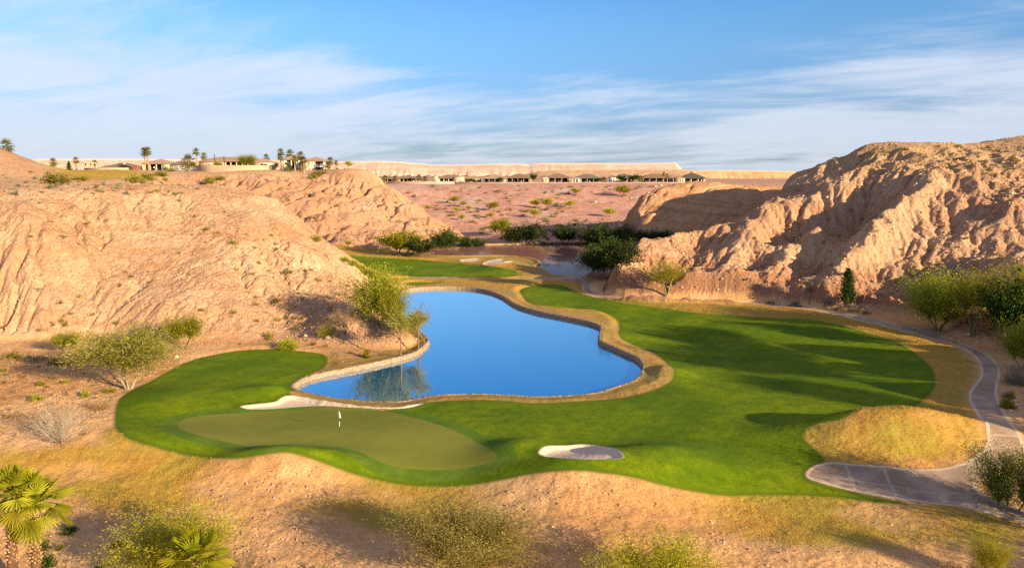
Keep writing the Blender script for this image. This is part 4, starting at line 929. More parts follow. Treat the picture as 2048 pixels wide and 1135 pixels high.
for lab, a, b, h, w_ in [("grey shrub left of the thin small tree below the right bluff", 1590, 611, 18, 36), ("grey shrub between the thin tree and the pine", 1651, 610, 22, 26), ("low grey shrub under the pine", 1678, 619, 18, 22), ("grey shrub just right of the pine", 1706, 622, 20, 26), ("grey shrub farthest right of the pine", 1732, 628, 18, 22), ("low olive shrub far left of the thin small tree", 1545, 606, 8, 30)]:
    pxshrub(lab, "shrub", a, b, h, w_, S_SAGE[a % 2], "grey shrubs along the path below the right bluff", "shrub")
pxtree("pine_tree", "upright dark pine tree by the path below the right bluff", "tree", 1693, 612, 537, 46, T_PINE)
pxtree("desert_tree", "thin small grey tree left of the pine below the right bluff", "tree", 1618, 607, 562, 26, T_GREYT)
pxtree("palo_verde_tree", "sunlit yellow green palo verde tree before the tip of the right bluff", "tree", 1333, 591, 520, 88, T_PALO)
# round the far pond
for lab, a, b, t, w_, pr, dd_ in [("round bright green willow at the left end of the far pond", 805, 510, 470, 70, T_ROUND, 0), ("dark half of the willow clump at the left end of the far pond", 842, 512, 480, 44, T_DARK, 0), ("green tree reflected at the left of the far pond", 890, 505, 464, 46, T_DARK2, 0),
    ("dark green bushy tree right of the reflected green tree", 935, 500, 478, 30, T_DARK, 0), ("small dark tree at the left far shore", 955, 499, 484, 24, T_DARK, 0), ("green tree on the bank at the left end of the pink slope", 999, 470, 444, 32, T_ROUND, 0),
    ("broad dark tree on the far shore below the pink slope", 1052, 489, 453, 62, T_DARK, 0), ("low dark tree at the left foot of the broad dark tree", 1028, 489, 464, 36, T_DARK, 0), ("rounded dark tree in the middle of the far shore", 1130, 488, 456, 42, T_DARK, 0), ("pale green tree beside the rounded dark tree on the far shore", 1180, 486, 450, 34, T_GREYT, 0),
    ("tall dark tree, left of the dense grove right of the far pond", 1200, 505, 455, 60, T_DARK, 0), ("tall dark tree, middle of the dense grove right of the far pond", 1238, 505, 458, 66, T_DARK2, 0), ("dark tree at the right end of the dense grove behind the bluff tip", 1276, 495, 466, 52, T_DARK, 0), ("low dark tree behind the top of the bluff tip", 1325, 482, 468, 40, T_DARK, 0)]:
    pxtree("shore_tree", lab, "tree", a, b+1, t-7, w_*1.42, pr, None, None, .3, 215)
for lab, a, b, t, w_, pr in [("big dark tree with a lighter top at the tip of the right bluff", 1213, 557, 486, 74, T_DARK2), ("grey green leaning tree on the near right shore of the far pond", 1190, 551, 498, 44, T_DARK), ("dark tree between the grove and the big tree at the bluff tip", 1240, 545, 482, 64, T_DARK)]:
    pxtree("shore_tree", lab, "tree", a, b, t-5, w_*1.25, pr, None, None, 0, 172)
for i, (a, b, h, w_) in enumerate([(1010, 494, 8, 30), (1160, 490, 9, 34), (1100, 490, 8, 34), (985, 495, 7, 24), (1070, 490, 8, 26)]): pxshrub("low green bush along the far shore of the dark pond", "bush", a, b, h, w_, S_HEDGE, "low bushes on the far shore", "shore_bush", None, 260)
PS = "palo verde trees on the pink slope"
for lab, a, b, h, w_ in [("largest sunlit palo verde tree high on the pink slope", 1245, 394, 24, 38), ("palo verde tree left of the largest one on the pink slope", 1150, 390, 14, 24), ("left tree of the touching pair in the middle of the pink slope", 1070, 416, 18, 24), ("right taller tree of the touching pair on the pink slope", 1096, 419, 24, 28), ("lone palo verde tree right of the touching pair on the pink slope", 1140, 416, 15, 26),
    ("palo verde tree below the touching pair on the pink slope", 1068, 435, 17, 26), ("grey dark tree in the shaded part of the pink slope", 1218, 434, 18, 28), ("highest tree of the left cluster on the pink slope", 910, 408, 16, 24), ("second tree of the left cluster, right below the highest", 927, 414, 12, 16), ("lowest right tree of the left cluster on the pink slope", 937, 422, 11, 14), ("lower left tree of the left cluster on the pink slope", 913, 426, 12, 18),
    ("olive tree against the second bluff at the edge of the pink slope", 855, 422, 12, 16), ("large loose tree left of centre on the pink slope", 988, 423, 20, 30), ("tree directly below the large loose tree", 981, 437, 12, 20), ("low tree halfway between the left cluster and the far pond", 924, 441, 12, 16)]:
    pxtree("palo_verde_tree", lab, "tree", a, b, b-h, w_, T_PINK, PS, None, 0, 280)

# scattered scrub, counted bush by bush
def inpoly(px, py, q):
    c = False; n = len(q)
    for i in range(n):
        (ax, ay), (bx, by) = q[i], q[(i+1) % n]
        if (ay > py) != (by > py) and px < ax+(py-ay)/(by-ay)*(bx-ax): c = not c
    return c
def scatter(n, q, lab, grp, meshes, hm, seed, d0=90, clsok=None, wr=1.25, nm_="scrub_bush"):
    r = random.Random(seed); xs = [a for a, b in q]; ys = [b for a, b in q]; k_ = 0; t = 0
    while k_ < n and t < n*30:
        t += 1; a = r.uniform(min(xs), max(xs)); b = r.uniform(min(ys), max(ys))
        if not inpoly(a, b, q): continue
        p = ground(a, b, d0)
        if p[1] > 515: continue
        i = int(np.interp(p[1], rows, np.arange(NR))); j = int(np.interp(p[0]/p[1], cols, np.arange(NC)))
        if clsok is not None and (int(cls[i, j]) not in clsok or s_lush[i, j] > -1 or s_path[i, j] > -1.2 or tan_[i, j] > .5 and clsok == (0,)): continue
        h = hm*r.choice((.55, .7, .8, 1, 1, 1.35))
        o = link(nm_, r.choice(meshes)); w_ = h*wr*r.uniform(.8, 1.3); o.location = (p[0], p[1], p[2]-.06*h); o.scale = (w_, w_, h); o.rotation_euler = (0, 0, r.uniform(0, 6.28))
        setp(o, lab, "shrub", grp); k_ += 1
scatter(60, [(0, 400), (380, 395), (560, 450), (720, 560), (760, 640), (560, 670), (200, 680), (0, 690)], "small dry scrub bush on the sunlit face of the left bluff", "scrub on the left bluff", S_SCRUB, .85, 1, 90, (1,))
scatter(34, [(420, 450), (560, 470), (720, 570), (700, 640), (520, 650)], "small olive scrub bush on the stony right flank of the left bluff", "scrub on the flank of the left bluff", S_SCRUB[:1]+S_SCRUB[3:], .95, 2, 90, (1,))
scatter(70, [(0, 340), (130, 350), (250, 362), (420, 372), (380, 392), (0, 392)], "pale sage tuft on the flat top of the left bluff", "sage on the left plateau", S_SAGE+S_SCRUB, .95, 3, 120, None, nm_="sage_bush")
scatter(44, [(420, 360), (700, 345), (900, 460), (760, 495), (560, 440)], "small scrub bush on the second bluff below the houses", "scrub on the second bluff", S_SCRUB, 1.3, 4, 230, (2,))
scatter(130, [(790, 372), (1320, 372), (1200, 420), (1180, 480), (950, 470)], "grey green scrub bush on the pink slope", "scrub on the pink slope", S_SCRUB+S_SAGE, 1.9, 5, 280, (5,), nm_="sage_bush")
scatter(55, [(1150, 440), (1240, 440), (1220, 490), (1080, 488), (1110, 460)], "grey boulder sized sage bush on the shaded shore of the far pond", "sage on the shaded far shore", S_SAGE, 1.5, 6, 270, (5, 0), nm_="sage_bush")
scatter(70, [(1700, 310), (1880, 290), (2048, 290), (2048, 360), (1860, 340)], "small scrub bush on the upper shoulder of the right bluff", "scrub on top of the right bluff", S_SCRUB, 1.0, 7, 150, (3,), nm_="dry_bush")
scatter(40, [(1420, 470), (1800, 400), (2048, 400), (2040, 600), (1500, 590)], "small dry bush on the rubble face of the right bluff", "scrub on the right bluff face", S_SCRUB, .9, 8, 90, (3,))
scatter(36, [(0, 700), (200, 720), (220, 860), (100, 920), (0, 940)], "small dry tuft on the sand left of the green turf", "dry tufts on the left sand", S_SCRUB[1:3], .55, 9, 60, (0,), nm_="dry_bush")
scatter(26, [(400, 690), (760, 660), (820, 700), (660, 740), (660, 700)], "small dry tuft on the apron between bluff and pond", "dry tufts on the pond apron", S_SCRUB[1:2]+S_SCRUB[:1], .5, 10, 90, (0, 1), nm_="dry_bush")

# dry grass and turf edge blades, far too many to count
def grass(name, lab, mat, prob, n, hmin, hmax, seed, wd=.10):
    r = np.random.default_rng(seed); area = np.gradient(Y, axis=0)*np.gradient(X, axis=1); pr = (prob*area).ravel().astype(float); pr /= pr.sum()
    k_ = r.choice(pr.size, n, p=pr); nb = 5
    bx_ = np.repeat(X.ravel()[k_]+r.uniform(-.1, .1, n), nb)+r.normal(size=n*nb)*.10; by_ = np.repeat(Y.ravel()[k_]+r.uniform(-.1, .1, n), nb)+r.normal(size=n*nb)*.10; bz = np.repeat(Z.ravel()[k_], nb)
    h = np.repeat(r.uniform(hmin, hmax, n), nb)*r.uniform(.6, 1.2, n*nb); d = r.normal(size=(n*nb, 3)); d[:, 2] = 2.2; d = unit(d)
    c = np.stack([bx_, by_, bz], -1)+d*(h*.42)[:, None]
    me = leaf_mesh(name, c, d, h, wd*r.uniform(.6, 1.4, n*nb), np.repeat(r.uniform(0, .9, n), nb)+.1*r.normal(size=n*nb), mat, r); setp(link(name, me), lab, None, None, 'stuff')
L_DRYG = leaf_material("leaf_dry_grass", (.46, .26, .04), (.62, .40, .08), (.74, .52, .15), .4)
L_TURF = leaf_material("leaf_turf", (.05, .10, .004), (.10, .16, .005), (.17, .22, .01), .3)
near = (np.abs(X/Y) < .76) & (s_pond < -.8) & (s_path < -.3) & (cls == 0)
grass("grass", "dry golden grass tufts in the rough around the green and pond", L_DRYG, near*(Y < 150)*(s_pond < -7)*(s_lush < .1)*(ss(.25, .9, tan_)+.05), 20000, .03, .09, 5, .05)

def stones(name, lab, mat, prob, n, s0, s1, seed):
    """pebbles and clods lying loose on the near ground"""
    r = np.random.default_rng(seed); area = np.gradient(Y, axis=0)*np.gradient(X, axis=1); pr = (prob*area).ravel().astype(float); pr /= pr.sum(); k_ = r.choice(pr.size, n, p=pr)
    o8 = np.array([[1, 0, 0], [0, 1, 0], [-1, 0, 0], [0, -1, 0], [0, 0, 1.]]); f4 = np.array([[0, 1, 4], [1, 2, 4], [2, 3, 4], [3, 0, 4]])
    sz = s0+(s1-s0)*r.uniform(size=n)**3; a = r.uniform(0, 6.28, n); ca, sa = np.cos(a), np.sin(a)
    v = o8[None]*(1+.35*r.normal(size=(n, 5, 1)))*sz[:, None, None]*np.array([1, .8, .75])
    v = np.stack([v[..., 0]*ca[:, None]-v[..., 1]*sa[:, None], v[..., 0]*sa[:, None]+v[..., 1]*ca[:, None], v[..., 2]], -1)
    v += np.stack([X.ravel()[k_], Y.ravel()[k_], Z.ravel()[k_]-.01], -1)[:, None]+r.uniform(-.1, .1, (n, 1, 3))*np.array([1, 1, 0])
    me = mesh_np(name, v.reshape(-1, 3), (f4[None]+5*np.arange(n)[:, None, None]).reshape(-1, 3), mat, False); setp(link(name, me), lab, None, None, 'stuff')
_g = NT("clod_earth"); _n = _g.noise(1.2, 3); M_CLOD = _g.done(_g.bsdf(_g.mix(_g.step(_n, .3, .7), (.42, .23, .12), (.66, .43, .27)), .95, .1))
stones("gravel", "loose pebbles and clods on the bare desert ground in front", M_CLOD, (np.abs(X/Y) < .76)*(cls == 0)*(Y < 125)*(s_lush < -.6)*(s_path < -.4)*(s_pond < -4)*ss(.9, .3, tan_)*(.2+ss(-.1, .35, n_mid)), 16000, .025, .17, 9)
# ------------------------------------------------------------------ palms
PALM_LO = {}
def far_palm(seed):
    if seed not in PALM_LO: PALM_LO[seed] = geo_mesh("crown", merge_geo(crown_geo(seed, 26, .62, .55, 9, 85, -55, 2)), L_PLF)
    return PALM_LO[seed]
SKIRT = geo_mesh("dead_skirt", merge_geo(crown_geo(91, 16, .45, .45, 7, -50, -80, 2)), L_HSK)
TRUNK_LO = palm_trunk(5, 1., .045, .032)[0]
def pxpalm(label, cx, base, top, wpx, d, trunk_w=1., group=None):
    """palm on the terrain at distance d; top and base rows give its height"""
    sx, _ = ray(cx, base); X0 = float(sx*d); z0 = zat(X0, d); zt = at(cx, top, d)[2]; R_ = wpx*d/FPX*.5
    o = bpy.data.objects.new("palm_tree", None); COL.objects.link(o); o.location = (X0, d, z0); o.rotation_euler = (0, 0, random.uniform(0, 6.28)); o.empty_display_size = .3
    hc = max(.4, zt-z0-R_*.85)
    t = link("trunk", TRUNK_LO, o); t.scale = (7*trunk_w, 7*trunk_w, hc)
    c = link("crown", far_palm(random.choice((61, 62, 63))), o); c.location = (0, 0, hc); c.scale = (R_/.85,)*3
    if hc > R_*1.3:
        s_ = link("dead_skirt", SKIRT, o); s_.location = (0, 0, hc-.05*R_); s_.scale = (R_/1.3,)*3
    return setp(o, label, "palm tree", group)
for lab, a, b, t, w_, d in [
    ("bushy palm on the crest of the far left hill", 14, 298, 278, 28, 262), ("short palm left of the conifer beyond the left plateau", 107, 333, 316, 17, 390), ("short palm just right of the conifer beyond the left plateau", 153, 335, 314, 14, 390), ("stubby palm beside the low brown roofed house", 190, 334, 320, 12, 392),
    ("left trunk of the two tallest palms before the cream gabled house", 291, 337, 295, 17, 372), ("right trunk of the two tallest palms before the cream gabled house", 297, 337, 294, 17, 371), ("broad low palm clump left of the long arcaded house", 378, 337, 309, 30, 362), ("tall slim palm at the left end of the long arcaded house", 394, 336, 296, 15, 362), ("shorter palm right of the tall slim palm", 409, 336, 305, 15, 361),
    ("palm top showing behind the roof of the long arcaded house", 533, 330, 308, 14, 415), ("tall double headed palm left of the white gabled house", 563, 340, 297, 16, 352), ("shorter palm at the foot of the tall double headed palm", 562, 340, 306, 15, 351), ("bushy palm behind the white gabled house", 581, 338, 299, 19, 396), ("palm in front of the white gabled house", 590, 342, 311, 13, 352), ("bushy palm above the middle of the two storey house", 602, 338, 303, 17, 352), ("lower palm in front of the two storey house", 608, 341, 313, 15, 350), ("low leafy palm bush below the white gabled house", 575, 342, 324, 20, 350),
    ("palm right of the two storey house", 661, 343, 314, 17, 350), ("low palm below the palm right of the two storey house", 655, 343, 324, 14, 349), ("small palm farthest right on the left plateau", 673, 343, 320, 10, 352),
    ("short palm left of the first far house", 770, 365, 350, 12, 496), ("second short palm by the first far house", 790, 365, 351, 12, 496), ("loose grey palm between the first two far houses", 838, 365, 349, 14, 496), ("low palm right of the loose grey palm", 850, 365, 352, 12, 496),
    ("left palm of the pair before the last far houses", 1327, 365, 344, 8, 492), ("right palm of the pair before the last far houses", 1334, 365, 347, 8, 492), ("pale low palm by the white awning house", 1208, 366, 354, 14, 492), ("dark palm bush before the tenth far house", 1280, 366, 351, 11, 492)]:
    pxpalm(lab, a, b, t, w_, d)

BARKD = bark_material('bark_palm_core', (.07, .04, .02), (.16, .09, .045), 6.)
def front_palm(label, cx, cy, d, seed, nf, Rf, Lp, boots, r0=.36, ground_z=None, e1=-38, hgt=None):
    q = at(cx, cy, d); z0 = q[2]-hgt if hgt else zat(q[0], q[1]); H = q[2]-z0
    o = bpy.data.objects.new("palm_tree", None); COL.objects.link(o); o.location = (q[0], q[1], z0)
    tm, b = palm_trunk(seed, H, r0*.9, r0*.72, 0); tm.materials.clear(); tm.materials.append(BARKD); link("trunk", tm, o)
    bm_, _ = palm_trunk(seed, H, r0*.9, r0*.72, boots); link("leaf_base", bm_, o)
    for g_ in crown_geo(seed, nf, Rf, Lp, 26, 84, e1, 4):
        f = link("frond", geo_mesh("frond", g_, L_PLM), o); f.location = (b, 0, H)
    s_ = link("dead_skirt", geo_mesh("dead_skirt", merge_geo(crown_geo(seed+5, 14, Rf*.6, Lp*.55, 12, -45, -80, 3)), L_HSK), o); s_.location = (b, 0, H-.05)
    return setp(o, label, "palm tree")
front_palm("tall fan palm with a thick shaggy trunk, leftmost at the front corner", 8, 985, 43, 201, 34, 1.1, 1.2, 150)
front_palm("tall fan palm with a slimmer shaggy trunk beside the leftmost front palm", 58, 1005, 43.5, 202, 32, 1.1, 1.2, 130, .33)
front_palm("short fan palm showing only its crown at the bottom edge", 392, 1120, 42, 203, 30, 1.1, 1.3, 40, .3, None, -30, 3.2)
pxtree("conifer_tree", "pale conifer left of the short palms beyond the left plateau", "tree", 138, 333, 308, 14, T_PINE, None, None, 0, 340, (float(ray(138, 333)[0]*392), 392., zat(float(ray(138, 333)[0]*392), 392)))
def dtree(nm, lab, a, t, w_, pr, d, base):
    x0 = float(ray(a, base)[0]*d); return pxtree(nm, lab, "tree", a, base, t, w_, pr, None, None, 0, 0, (x0, d, zat(x0, d)))
dtree("tree", "round tree behind the low brown roofed house", 213, 315, 10, T_DIST, 410, 332)
dtree("cypress_tree", "left and taller of the two pencil thin cypresses by the long house", 430, 305, 3.2, T_CYPR, 360, 337)
dtree("cypress_tree", "right and shorter of the two pencil thin cypresses by the long house", 449, 309, 3.2, T_CYPR, 360, 337)
dtree("olive_tree", "broad olive tree before the arches of the long house", 495, 306, 36, T_PALO2, 358, 336)
dtree("olive_tree", "small round green tree between the two cypresses", 436, 318, 18, T_ROUND, 359, 336)
dtree("tree", "dark tree top left of the palms behind the long house", 551, 312, 12, T_DIST, 420, 332)
dtree("tree", "yellowish loose tree above the round wall at the right end of the plateau", 697, 324, 20, T_PINK, 356, 340)
for lab, a, t, w_, d in [("round green bush between the fifth and sixth far houses", 1000, 353, 14, 494), ("round dark tree before the seventh far house", 1067, 346, 15, 494), ("green tree before the entry of the ninth far house", 1243, 349, 18, 492), ("wide dark tree right of the ninth far house", 1268, 348, 26, 492), ("yellow green bush row by the awning house", 1195, 355, 22, 492), ("pale bush before the cream far house", 938, 355, 18, 494), ("tiny green bush right of the cream far house", 948, 356, 9, 494)]: dtree("tree", lab, a, t, w_, T_DIST, d, 365)
for lab, a, b, h, w_ in [("large olive bush at the left end of the golden hilltop turf", 114, 366, 34, 62), ("low grey olive bush trailing right of the large hilltop bush", 160, 360, 14, 40), ("dark olive bush at the left of the hedge on the plateau", 268, 364, 26, 34), ("olive bush in the middle of the hedge on the plateau", 295, 360, 24, 36), ("olive bush at the right of the hedge on the plateau", 322, 352, 18, 34), ("low green bush at the right end of the hedge", 340, 343, 12, 22), ("brown bush in front of the plateau hedge", 285, 366, 16, 18), ("lone green bush right of the plateau hedge", 330, 361, 11, 15), ("grey green bush in the cleft below the long tan wall", 420, 366, 22, 26), ("bright green bush in the cleft below the long tan wall", 440, 360, 14, 24), ("green bush under the two storey house", 640, 348, 10, 40), ("olive bush on the slope below the two storey house", 628, 356, 14, 18), ("olive bush in the hollow of the second bluff", 632, 482, 20, 30), ("dry bush low on the second bluff", 698, 488, 12, 14)]:
    pxshrub(lab, "bush", a, b, h, w_, S_HEDGE, None, "bush", None, 160)

# ------------------------------------------------------------------ houses
def paint(name, c1, c2, sc=.6, rough=.9):
    g = NT(name); n = g.noise(sc, 4); return g.done(g.bsdf(g.mix(g.step(n, .3, .7), c1, c2), rough, .2))
def tile_material(name, c1, c2):
    g = NT(name); P = g.pos(); br = g.n.new('ShaderNodeTexBrick'); g.put(br.inputs['Vector'], P); br.inputs['Scale'].default_value = 1.2
    g.put(br.inputs['Color1'], c1); g.put(br.inputs['Color2'], c2); g.put(br.inputs['Mortar'], tuple(v*.6 for v in c1)); br.inputs['Mortar Size'].default_value = .03
    return g.done(g.bsdf(g.mix(.5, br.outputs['Color'], g.mix(g.noise(1.5, 3), c1, c2)), .9, .1))
W_CRM = paint("stucco_cream", (.52, .41, .27), (.60, .48, .33)); W_TAN = paint("stucco_tan", (.36, .25, .16), (.42, .30, .20)); W_GRY = paint("stucco_grey", (.24, .22, .21), (.30, .28, .26)); W_WHT = paint("trim_white", (.72, .68, .60), (.8, .77, .7))
R_BRN = tile_material("roof_tile_brown", (.20, .135, .10), (.29, .20, .15)); R_TAN = tile_material("roof_tile_tan", (.33, .22, .15), (.44, .31, .22)); R_GRY = tile_material("roof_tile_grey", (.15, .13, .12), (.22, .19, .17)); R_DRK = tile_material("roof_tile_dark", (.075, .075, .08), (.12, .12, .12))
W_BLK = paint("block_wall_tan", (.50, .33, .20), (.58, .41, .26)); W_PNK = paint("block_wall_pink", (.46, .26, .19), (.54, .33, .25)); W_RED = paint("fence_dark_red", (.16, .07, .05), (.22, .10, .07))
def glass_material():
    g = NT("window_glass"); return g.done(g.bsdf(g.mix(g.noise(.5, 2), (.015, .016, .02), (.05, .05, .055)), .12, .6))
GLASS = glass_material()
def box(x0, x1, y0, y1, z0, z1):
    V = [(x, y, z) for z in (z0, z1) for x, y in ((x0, y0), (x1, y0), (x1, y1), (x0, y1))]
    return V, [[3, 2, 1, 0], [4, 5, 6, 7], [0, 1, 5, 4], [1, 2, 6, 5], [2, 3, 7, 6], [3, 0, 4, 7]]
def bx(name, mat, parent, *boxes):
    P_ = Parts()
    for b in boxes: P_.add(*box(*b))
    return link(name, P_.mesh(name, mat, False), parent)
def hip(name, mat, parent, x0, x1, y0, y1, z, rh, over=.6, gable=False, th=.22):
    x0 -= over; x1 += over; y0 -= over; y1 += over; w_ = x1-x0; d = y1-y0; q = min(w_, d)/2; cx = (x0+x1)/2; cy = (y0+y1)/2
    if gable == 'front': r = [(cx, y0, z+rh), (cx, y1, z+rh)]
    elif w_ >= d: r = [(x0+q, cy, z+rh), (x1-q, cy, z+rh)]
    else: r = [(cx, y0+q, z+rh), (cx, y1-q, z+rh)]
    e = [(x0, y0, z), (x1, y0, z), (x1, y1, z), (x0, y1, z)]; b = [(a, c, z-th) for a, c, _ in e]
    V = e+b+r
    if gable == 'front' or w_ < d: F_ = [[0, 1, 8, 8], [1, 2, 9, 8], [2, 3, 9, 9], [3, 0, 8, 9]]
    else: F_ = [[0, 1, 9, 8], [1, 2, 9, 9], [2, 3, 8, 9], [3, 0, 8, 8]]
    import bmesh
    bm = bmesh.new(); vs = [bm.verts.new(v) for v in V]
    for f in F_+[[4, 5, 1, 0], [5, 6, 2, 1], [6, 7, 3, 2], [7, 4, 0, 3], [7, 6, 5, 4]]:
        u = list(dict.fromkeys(f)); bm.faces.new([vs[i] for i in u])
    bmesh.ops.recalc_face_normals(bm, faces=bm.faces[:]); me = bpy.data.meshes.new(name); bm.to_mesh(me); bm.free(); me.materials.append(mat)
    return link(name, me, parent)
def window(parent, x0, x1, y, z0, z1, trim=W_WHT):
    t = .12
    f = bx("window", trim, parent, (x0, x1, y-.06, y+.05, z0, z0+t), (x0, x1, y-.06, y+.05, z1-t, z1), (x0, x0+t, y-.059, y+.05, z0+t, z1-t), (x1-t, x1, y-.059, y+.05, z0+t, z1-t), ((x0+x1)/2-.05, (x0+x1)/2+.05, y-.057, y+.05, z0+t, z1-t))
    bx("pane", GLASS, f, (x0+t, x1-t, y-.03, y+.02, z0+t, z1-t))
def house(label, xl, xr, base, d, H, rh, depth, wall, roof, porch=None, wins=(), door=None, wings=(), chimney=None, gable=False, lift=0., rot=0.):
    """porch: (from, to, number of posts) as shares of the width; wins: (from, to, sill, head)"""
    W_ = (xr-xl)*d/FPX; x0 = float(ray(xl, base)[0]*d); cx = x0+W_/2; z0 = min(zat(x0+1, d), zat(x0+W_-1, d), zat(cx, d+depth*.5))+lift
    o = bpy.data.objects.new("house", None); COL.objects.link(o); o.location = (cx, d, z0); o.rotation_euler = (0, 0, rot)
    X0 = -W_/2; f = lambda t: X0+t*W_
    pd = 3.2 if porch else 0
    if porch:
        a, b, n = porch; parts_ = [(X0, W_/2, pd, depth, -1.2, H)]
        if a > .02: parts_.append((X0, f(a), 0, pd, -1.2, H))
        if b < .98: parts_.append((f(b), W_/2, 0, pd, -1.2, H))
        bx("wall", wall, o, *parts_)
        for i in range(n+1):
            xx = f(a)+(f(b)-f(a))*i/n; xx = min(max(xx, f(a)+.3), f(b)-.3); bx("porch_post", wall, o, (xx-.25, xx+.25, .15, .6, -1.0, H-.42))
        bx("porch_beam", wall, o, (f(a), f(b), .1, .65, H-.42, H-.02)); bx("porch_floor", W_TAN, o, (f(a), f(b), -.1, pd, -1.1, .05))
        m = max(1, int((f(b)-f(a))/4.2))
        for i in range(m):
            u0 = f(a)+(f(b)-f(a))*(i+.06)/m; u1 = f(a)+(f(b)-f(a))*(i+.94)/m; window(o, u0, u1, pd-.02, .1, H-.5, W_GRY)  # wide dark panes added along the back wall in place of porch shade
    else: bx("wall", wall, o, (X0, W_/2, 0, depth, -1.2, H))
    for a, b, s_, h_ in wins: window(o, f(a), f(b), -.02, s_, h_)
    if door: bx("door", W_RED, o, (f(door)-.5, f(door)+.5, -.05, .05, .0, 2.2))
    hip("roof", roof, o, X0, W_/2, 0, depth, H, rh, .7, gable)
    for k_, (a, b, yo, dp, h_, r_, wl, rf, ws) in enumerate(wings):
        bx("wing_wall", wl, o, (f(a), f(b), yo, yo+dp, -1.15, h_))
        for (u0, u1, s0, s1) in ws: window(o, f(a)+(f(b)-f(a))*u0, f(a)+(f(b)-f(a))*u1, yo-.02, s0, s1)
        if r_: hip("wing_roof", rf, o, f(a), f(b), yo, yo+dp, h_+.004, r_, .45)
        else: bx("flat_roof", wl, o, (f(a)-.2, f(b)+.2, yo-.2, yo+dp, h_+.004, h_+.3))
    if chimney:
        c, hh = chimney; bx("chimney", wall, o, (f(c)-.6, f(c)+.6, depth*.35, depth*.35+1., H, H+hh))
    return setp(o, label, "house", "houses along the plateau edges")
SQ = [(.15, .85, .6, 2.3)]
house("brown roofed far house nearest the second bluff", 797, 832, 362, 502, 3.0, 2.1, 11, W_TAN, R_BRN, (.05, .98, 4), lift=.3)
house("low dark far house partly behind the second bluff", 752, 788, 362, 512, 2.6, 1.6, 10, W_TAN, R_BRN, (.1, .9, 3))
house("cream far house with a flat topped tower at its left end", 874, 926, 362, 502, 3.3, 2.3, 12, W_CRM, R_BRN, (.08, .62, 3), [(.72, .80, .8, 2.4), (.86, .94, .8, 2.4)], None, [(-.15, .03, -1.0, 6, 4.0, 0, W_CRM, R_BRN, [(.3, .7, .5, 3.0)]), (.64, 1.03, -.8, 7, 3.7, 0, W_CRM, R_BRN, [(.12, .30, .7, 2.4), (.55, .75, .7, 2.4)])])
house("low pale far house with a tan roof right of the cream tower house", 930, 962, 361, 514, 2.9, 2.0, 11, W_CRM, R_TAN, None, [(.1, .25, .8, 2.2), (.4, .6, .8, 2.2), (.75, .9, .8, 2.2)])
house("far house with a pale grey pyramid roof left of the round bush", 966, 1012, 363, 502, 2.9, 2.6, 13, W_GRY, R_TAN, (.02, .75, 3), [(.82, .92, .8, 2.2)])
house("far house with a long brown hip roof behind the round bush", 1012, 1062, 363, 503, 3.1, 2.6, 13, W_TAN, R_BRN, (.02, .92, 4))
house("far house with a cream entry tower at its left end", 1092, 1140, 364, 502, 3.1, 2.7, 13, W_TAN, R_BRN, (.1, .92, 3), [], None, [(-.17, .06, -1.2, 6, 3.6, 1.2, W_CRM, R_BRN, [(.12, .38, .5, 3.), (.62, .88, .5, 3.)])])
house("far house with a white pergola at its left end", 1152, 1200, 364, 502, 2.9, 2.6, 12, W_GRY, R_GRY, (.2, .98, 3), [(.05, .14, .7, 2.2)])
house("grey far house with a slim white entry tower", 1230, 1270, 364, 503, 3.0, 2.6, 12, W_TAN, R_GRY, (.25, .98, 2), [], None, [(-.28, .02, -1.5, 5, 3.4, 1.3, W_WHT, R_BRN, [(.15, .40, .4, 2.9), (.6, .85, .4, 2.9)])])
house("far house with a brown roof just left of the palm pair", 1285, 1345, 364, 503, 2.9, 2.6, 13, W_GRY, R_BRN, (.02, .9, 4))
house("last far house with a dark grey hip roof and open white porch", 1366, 1411, 364, 498, 3.2, 3.0, 12, W_CRM, R_DRK, (.05, .98, 3), [], None, [(-.33, .05, -1.2, 7, 3.3, 1.1, W_CRM, R_TAN, [(.45, .62, .4, 2.8), (.72, .9, .4, 2.8)])])
house("far house roof seen behind the last dark roofed house", 1335, 1372, 360, 530, 3.2, 2.2, 11, W_TAN, R_TAN, None, [(.2, .4, .8, 2.2)])
house("low brown roofed house with a chimney above the golden hilltop turf", 202, 268, 335, 388, 2.9, 2.3, 13, W_CRM, R_BRN, None, [(.08, .2, .4, 2.3), (.50, .6, .4, 2.3), (.7, .8, .4, 2.3)], .35, [], (.55, 2.6), lift=.3)
house("cream house with a wide gabled porch behind the two tallest palms", 284, 336, 336, 384, 4.0, 2.3, 14, W_CRM, R_TAN, (.05, .78, 3), [(.85, .94, .7, 2.6)], None, [], None, lift=.5)
house("grey blue house in shade right of the cream gabled house", 340, 372, 336, 386, 3.4, 1.9, 12, W_GRY, R_BRN, None, [(.08, .25, .5, 2.4), (.38, .55, .5, 2.4), (.7, .9, .5, 2.4)], None, [], None, lift=.4)
house("long tan house with a row of shaded arches behind the tan wall", 398, 520, 336, 372, 4.0, 2.2, 14, W_CRM, R_TAN, (.42, .98, 6), [(.04, .09, .8, 2.6), (.14, .19, .8, 2.6), (.28, .32, .8, 2.6), (.35, .39, .8, 2.6)], None, [(.90, 1.16, -2.0, 9, 3.6, 1.9, W_CRM, R_TAN, [(.45, .9, .4, 2.8)])], None, lift=.6)
house("white gabled house among palms left of the two storey house", 567, 606, 340, 366, 4.4, 2.4, 12, W_WHT, R_TAN, (.1, .7, 2), [(.8, .93, 1., 3.)], None, [], None, lift=.6)
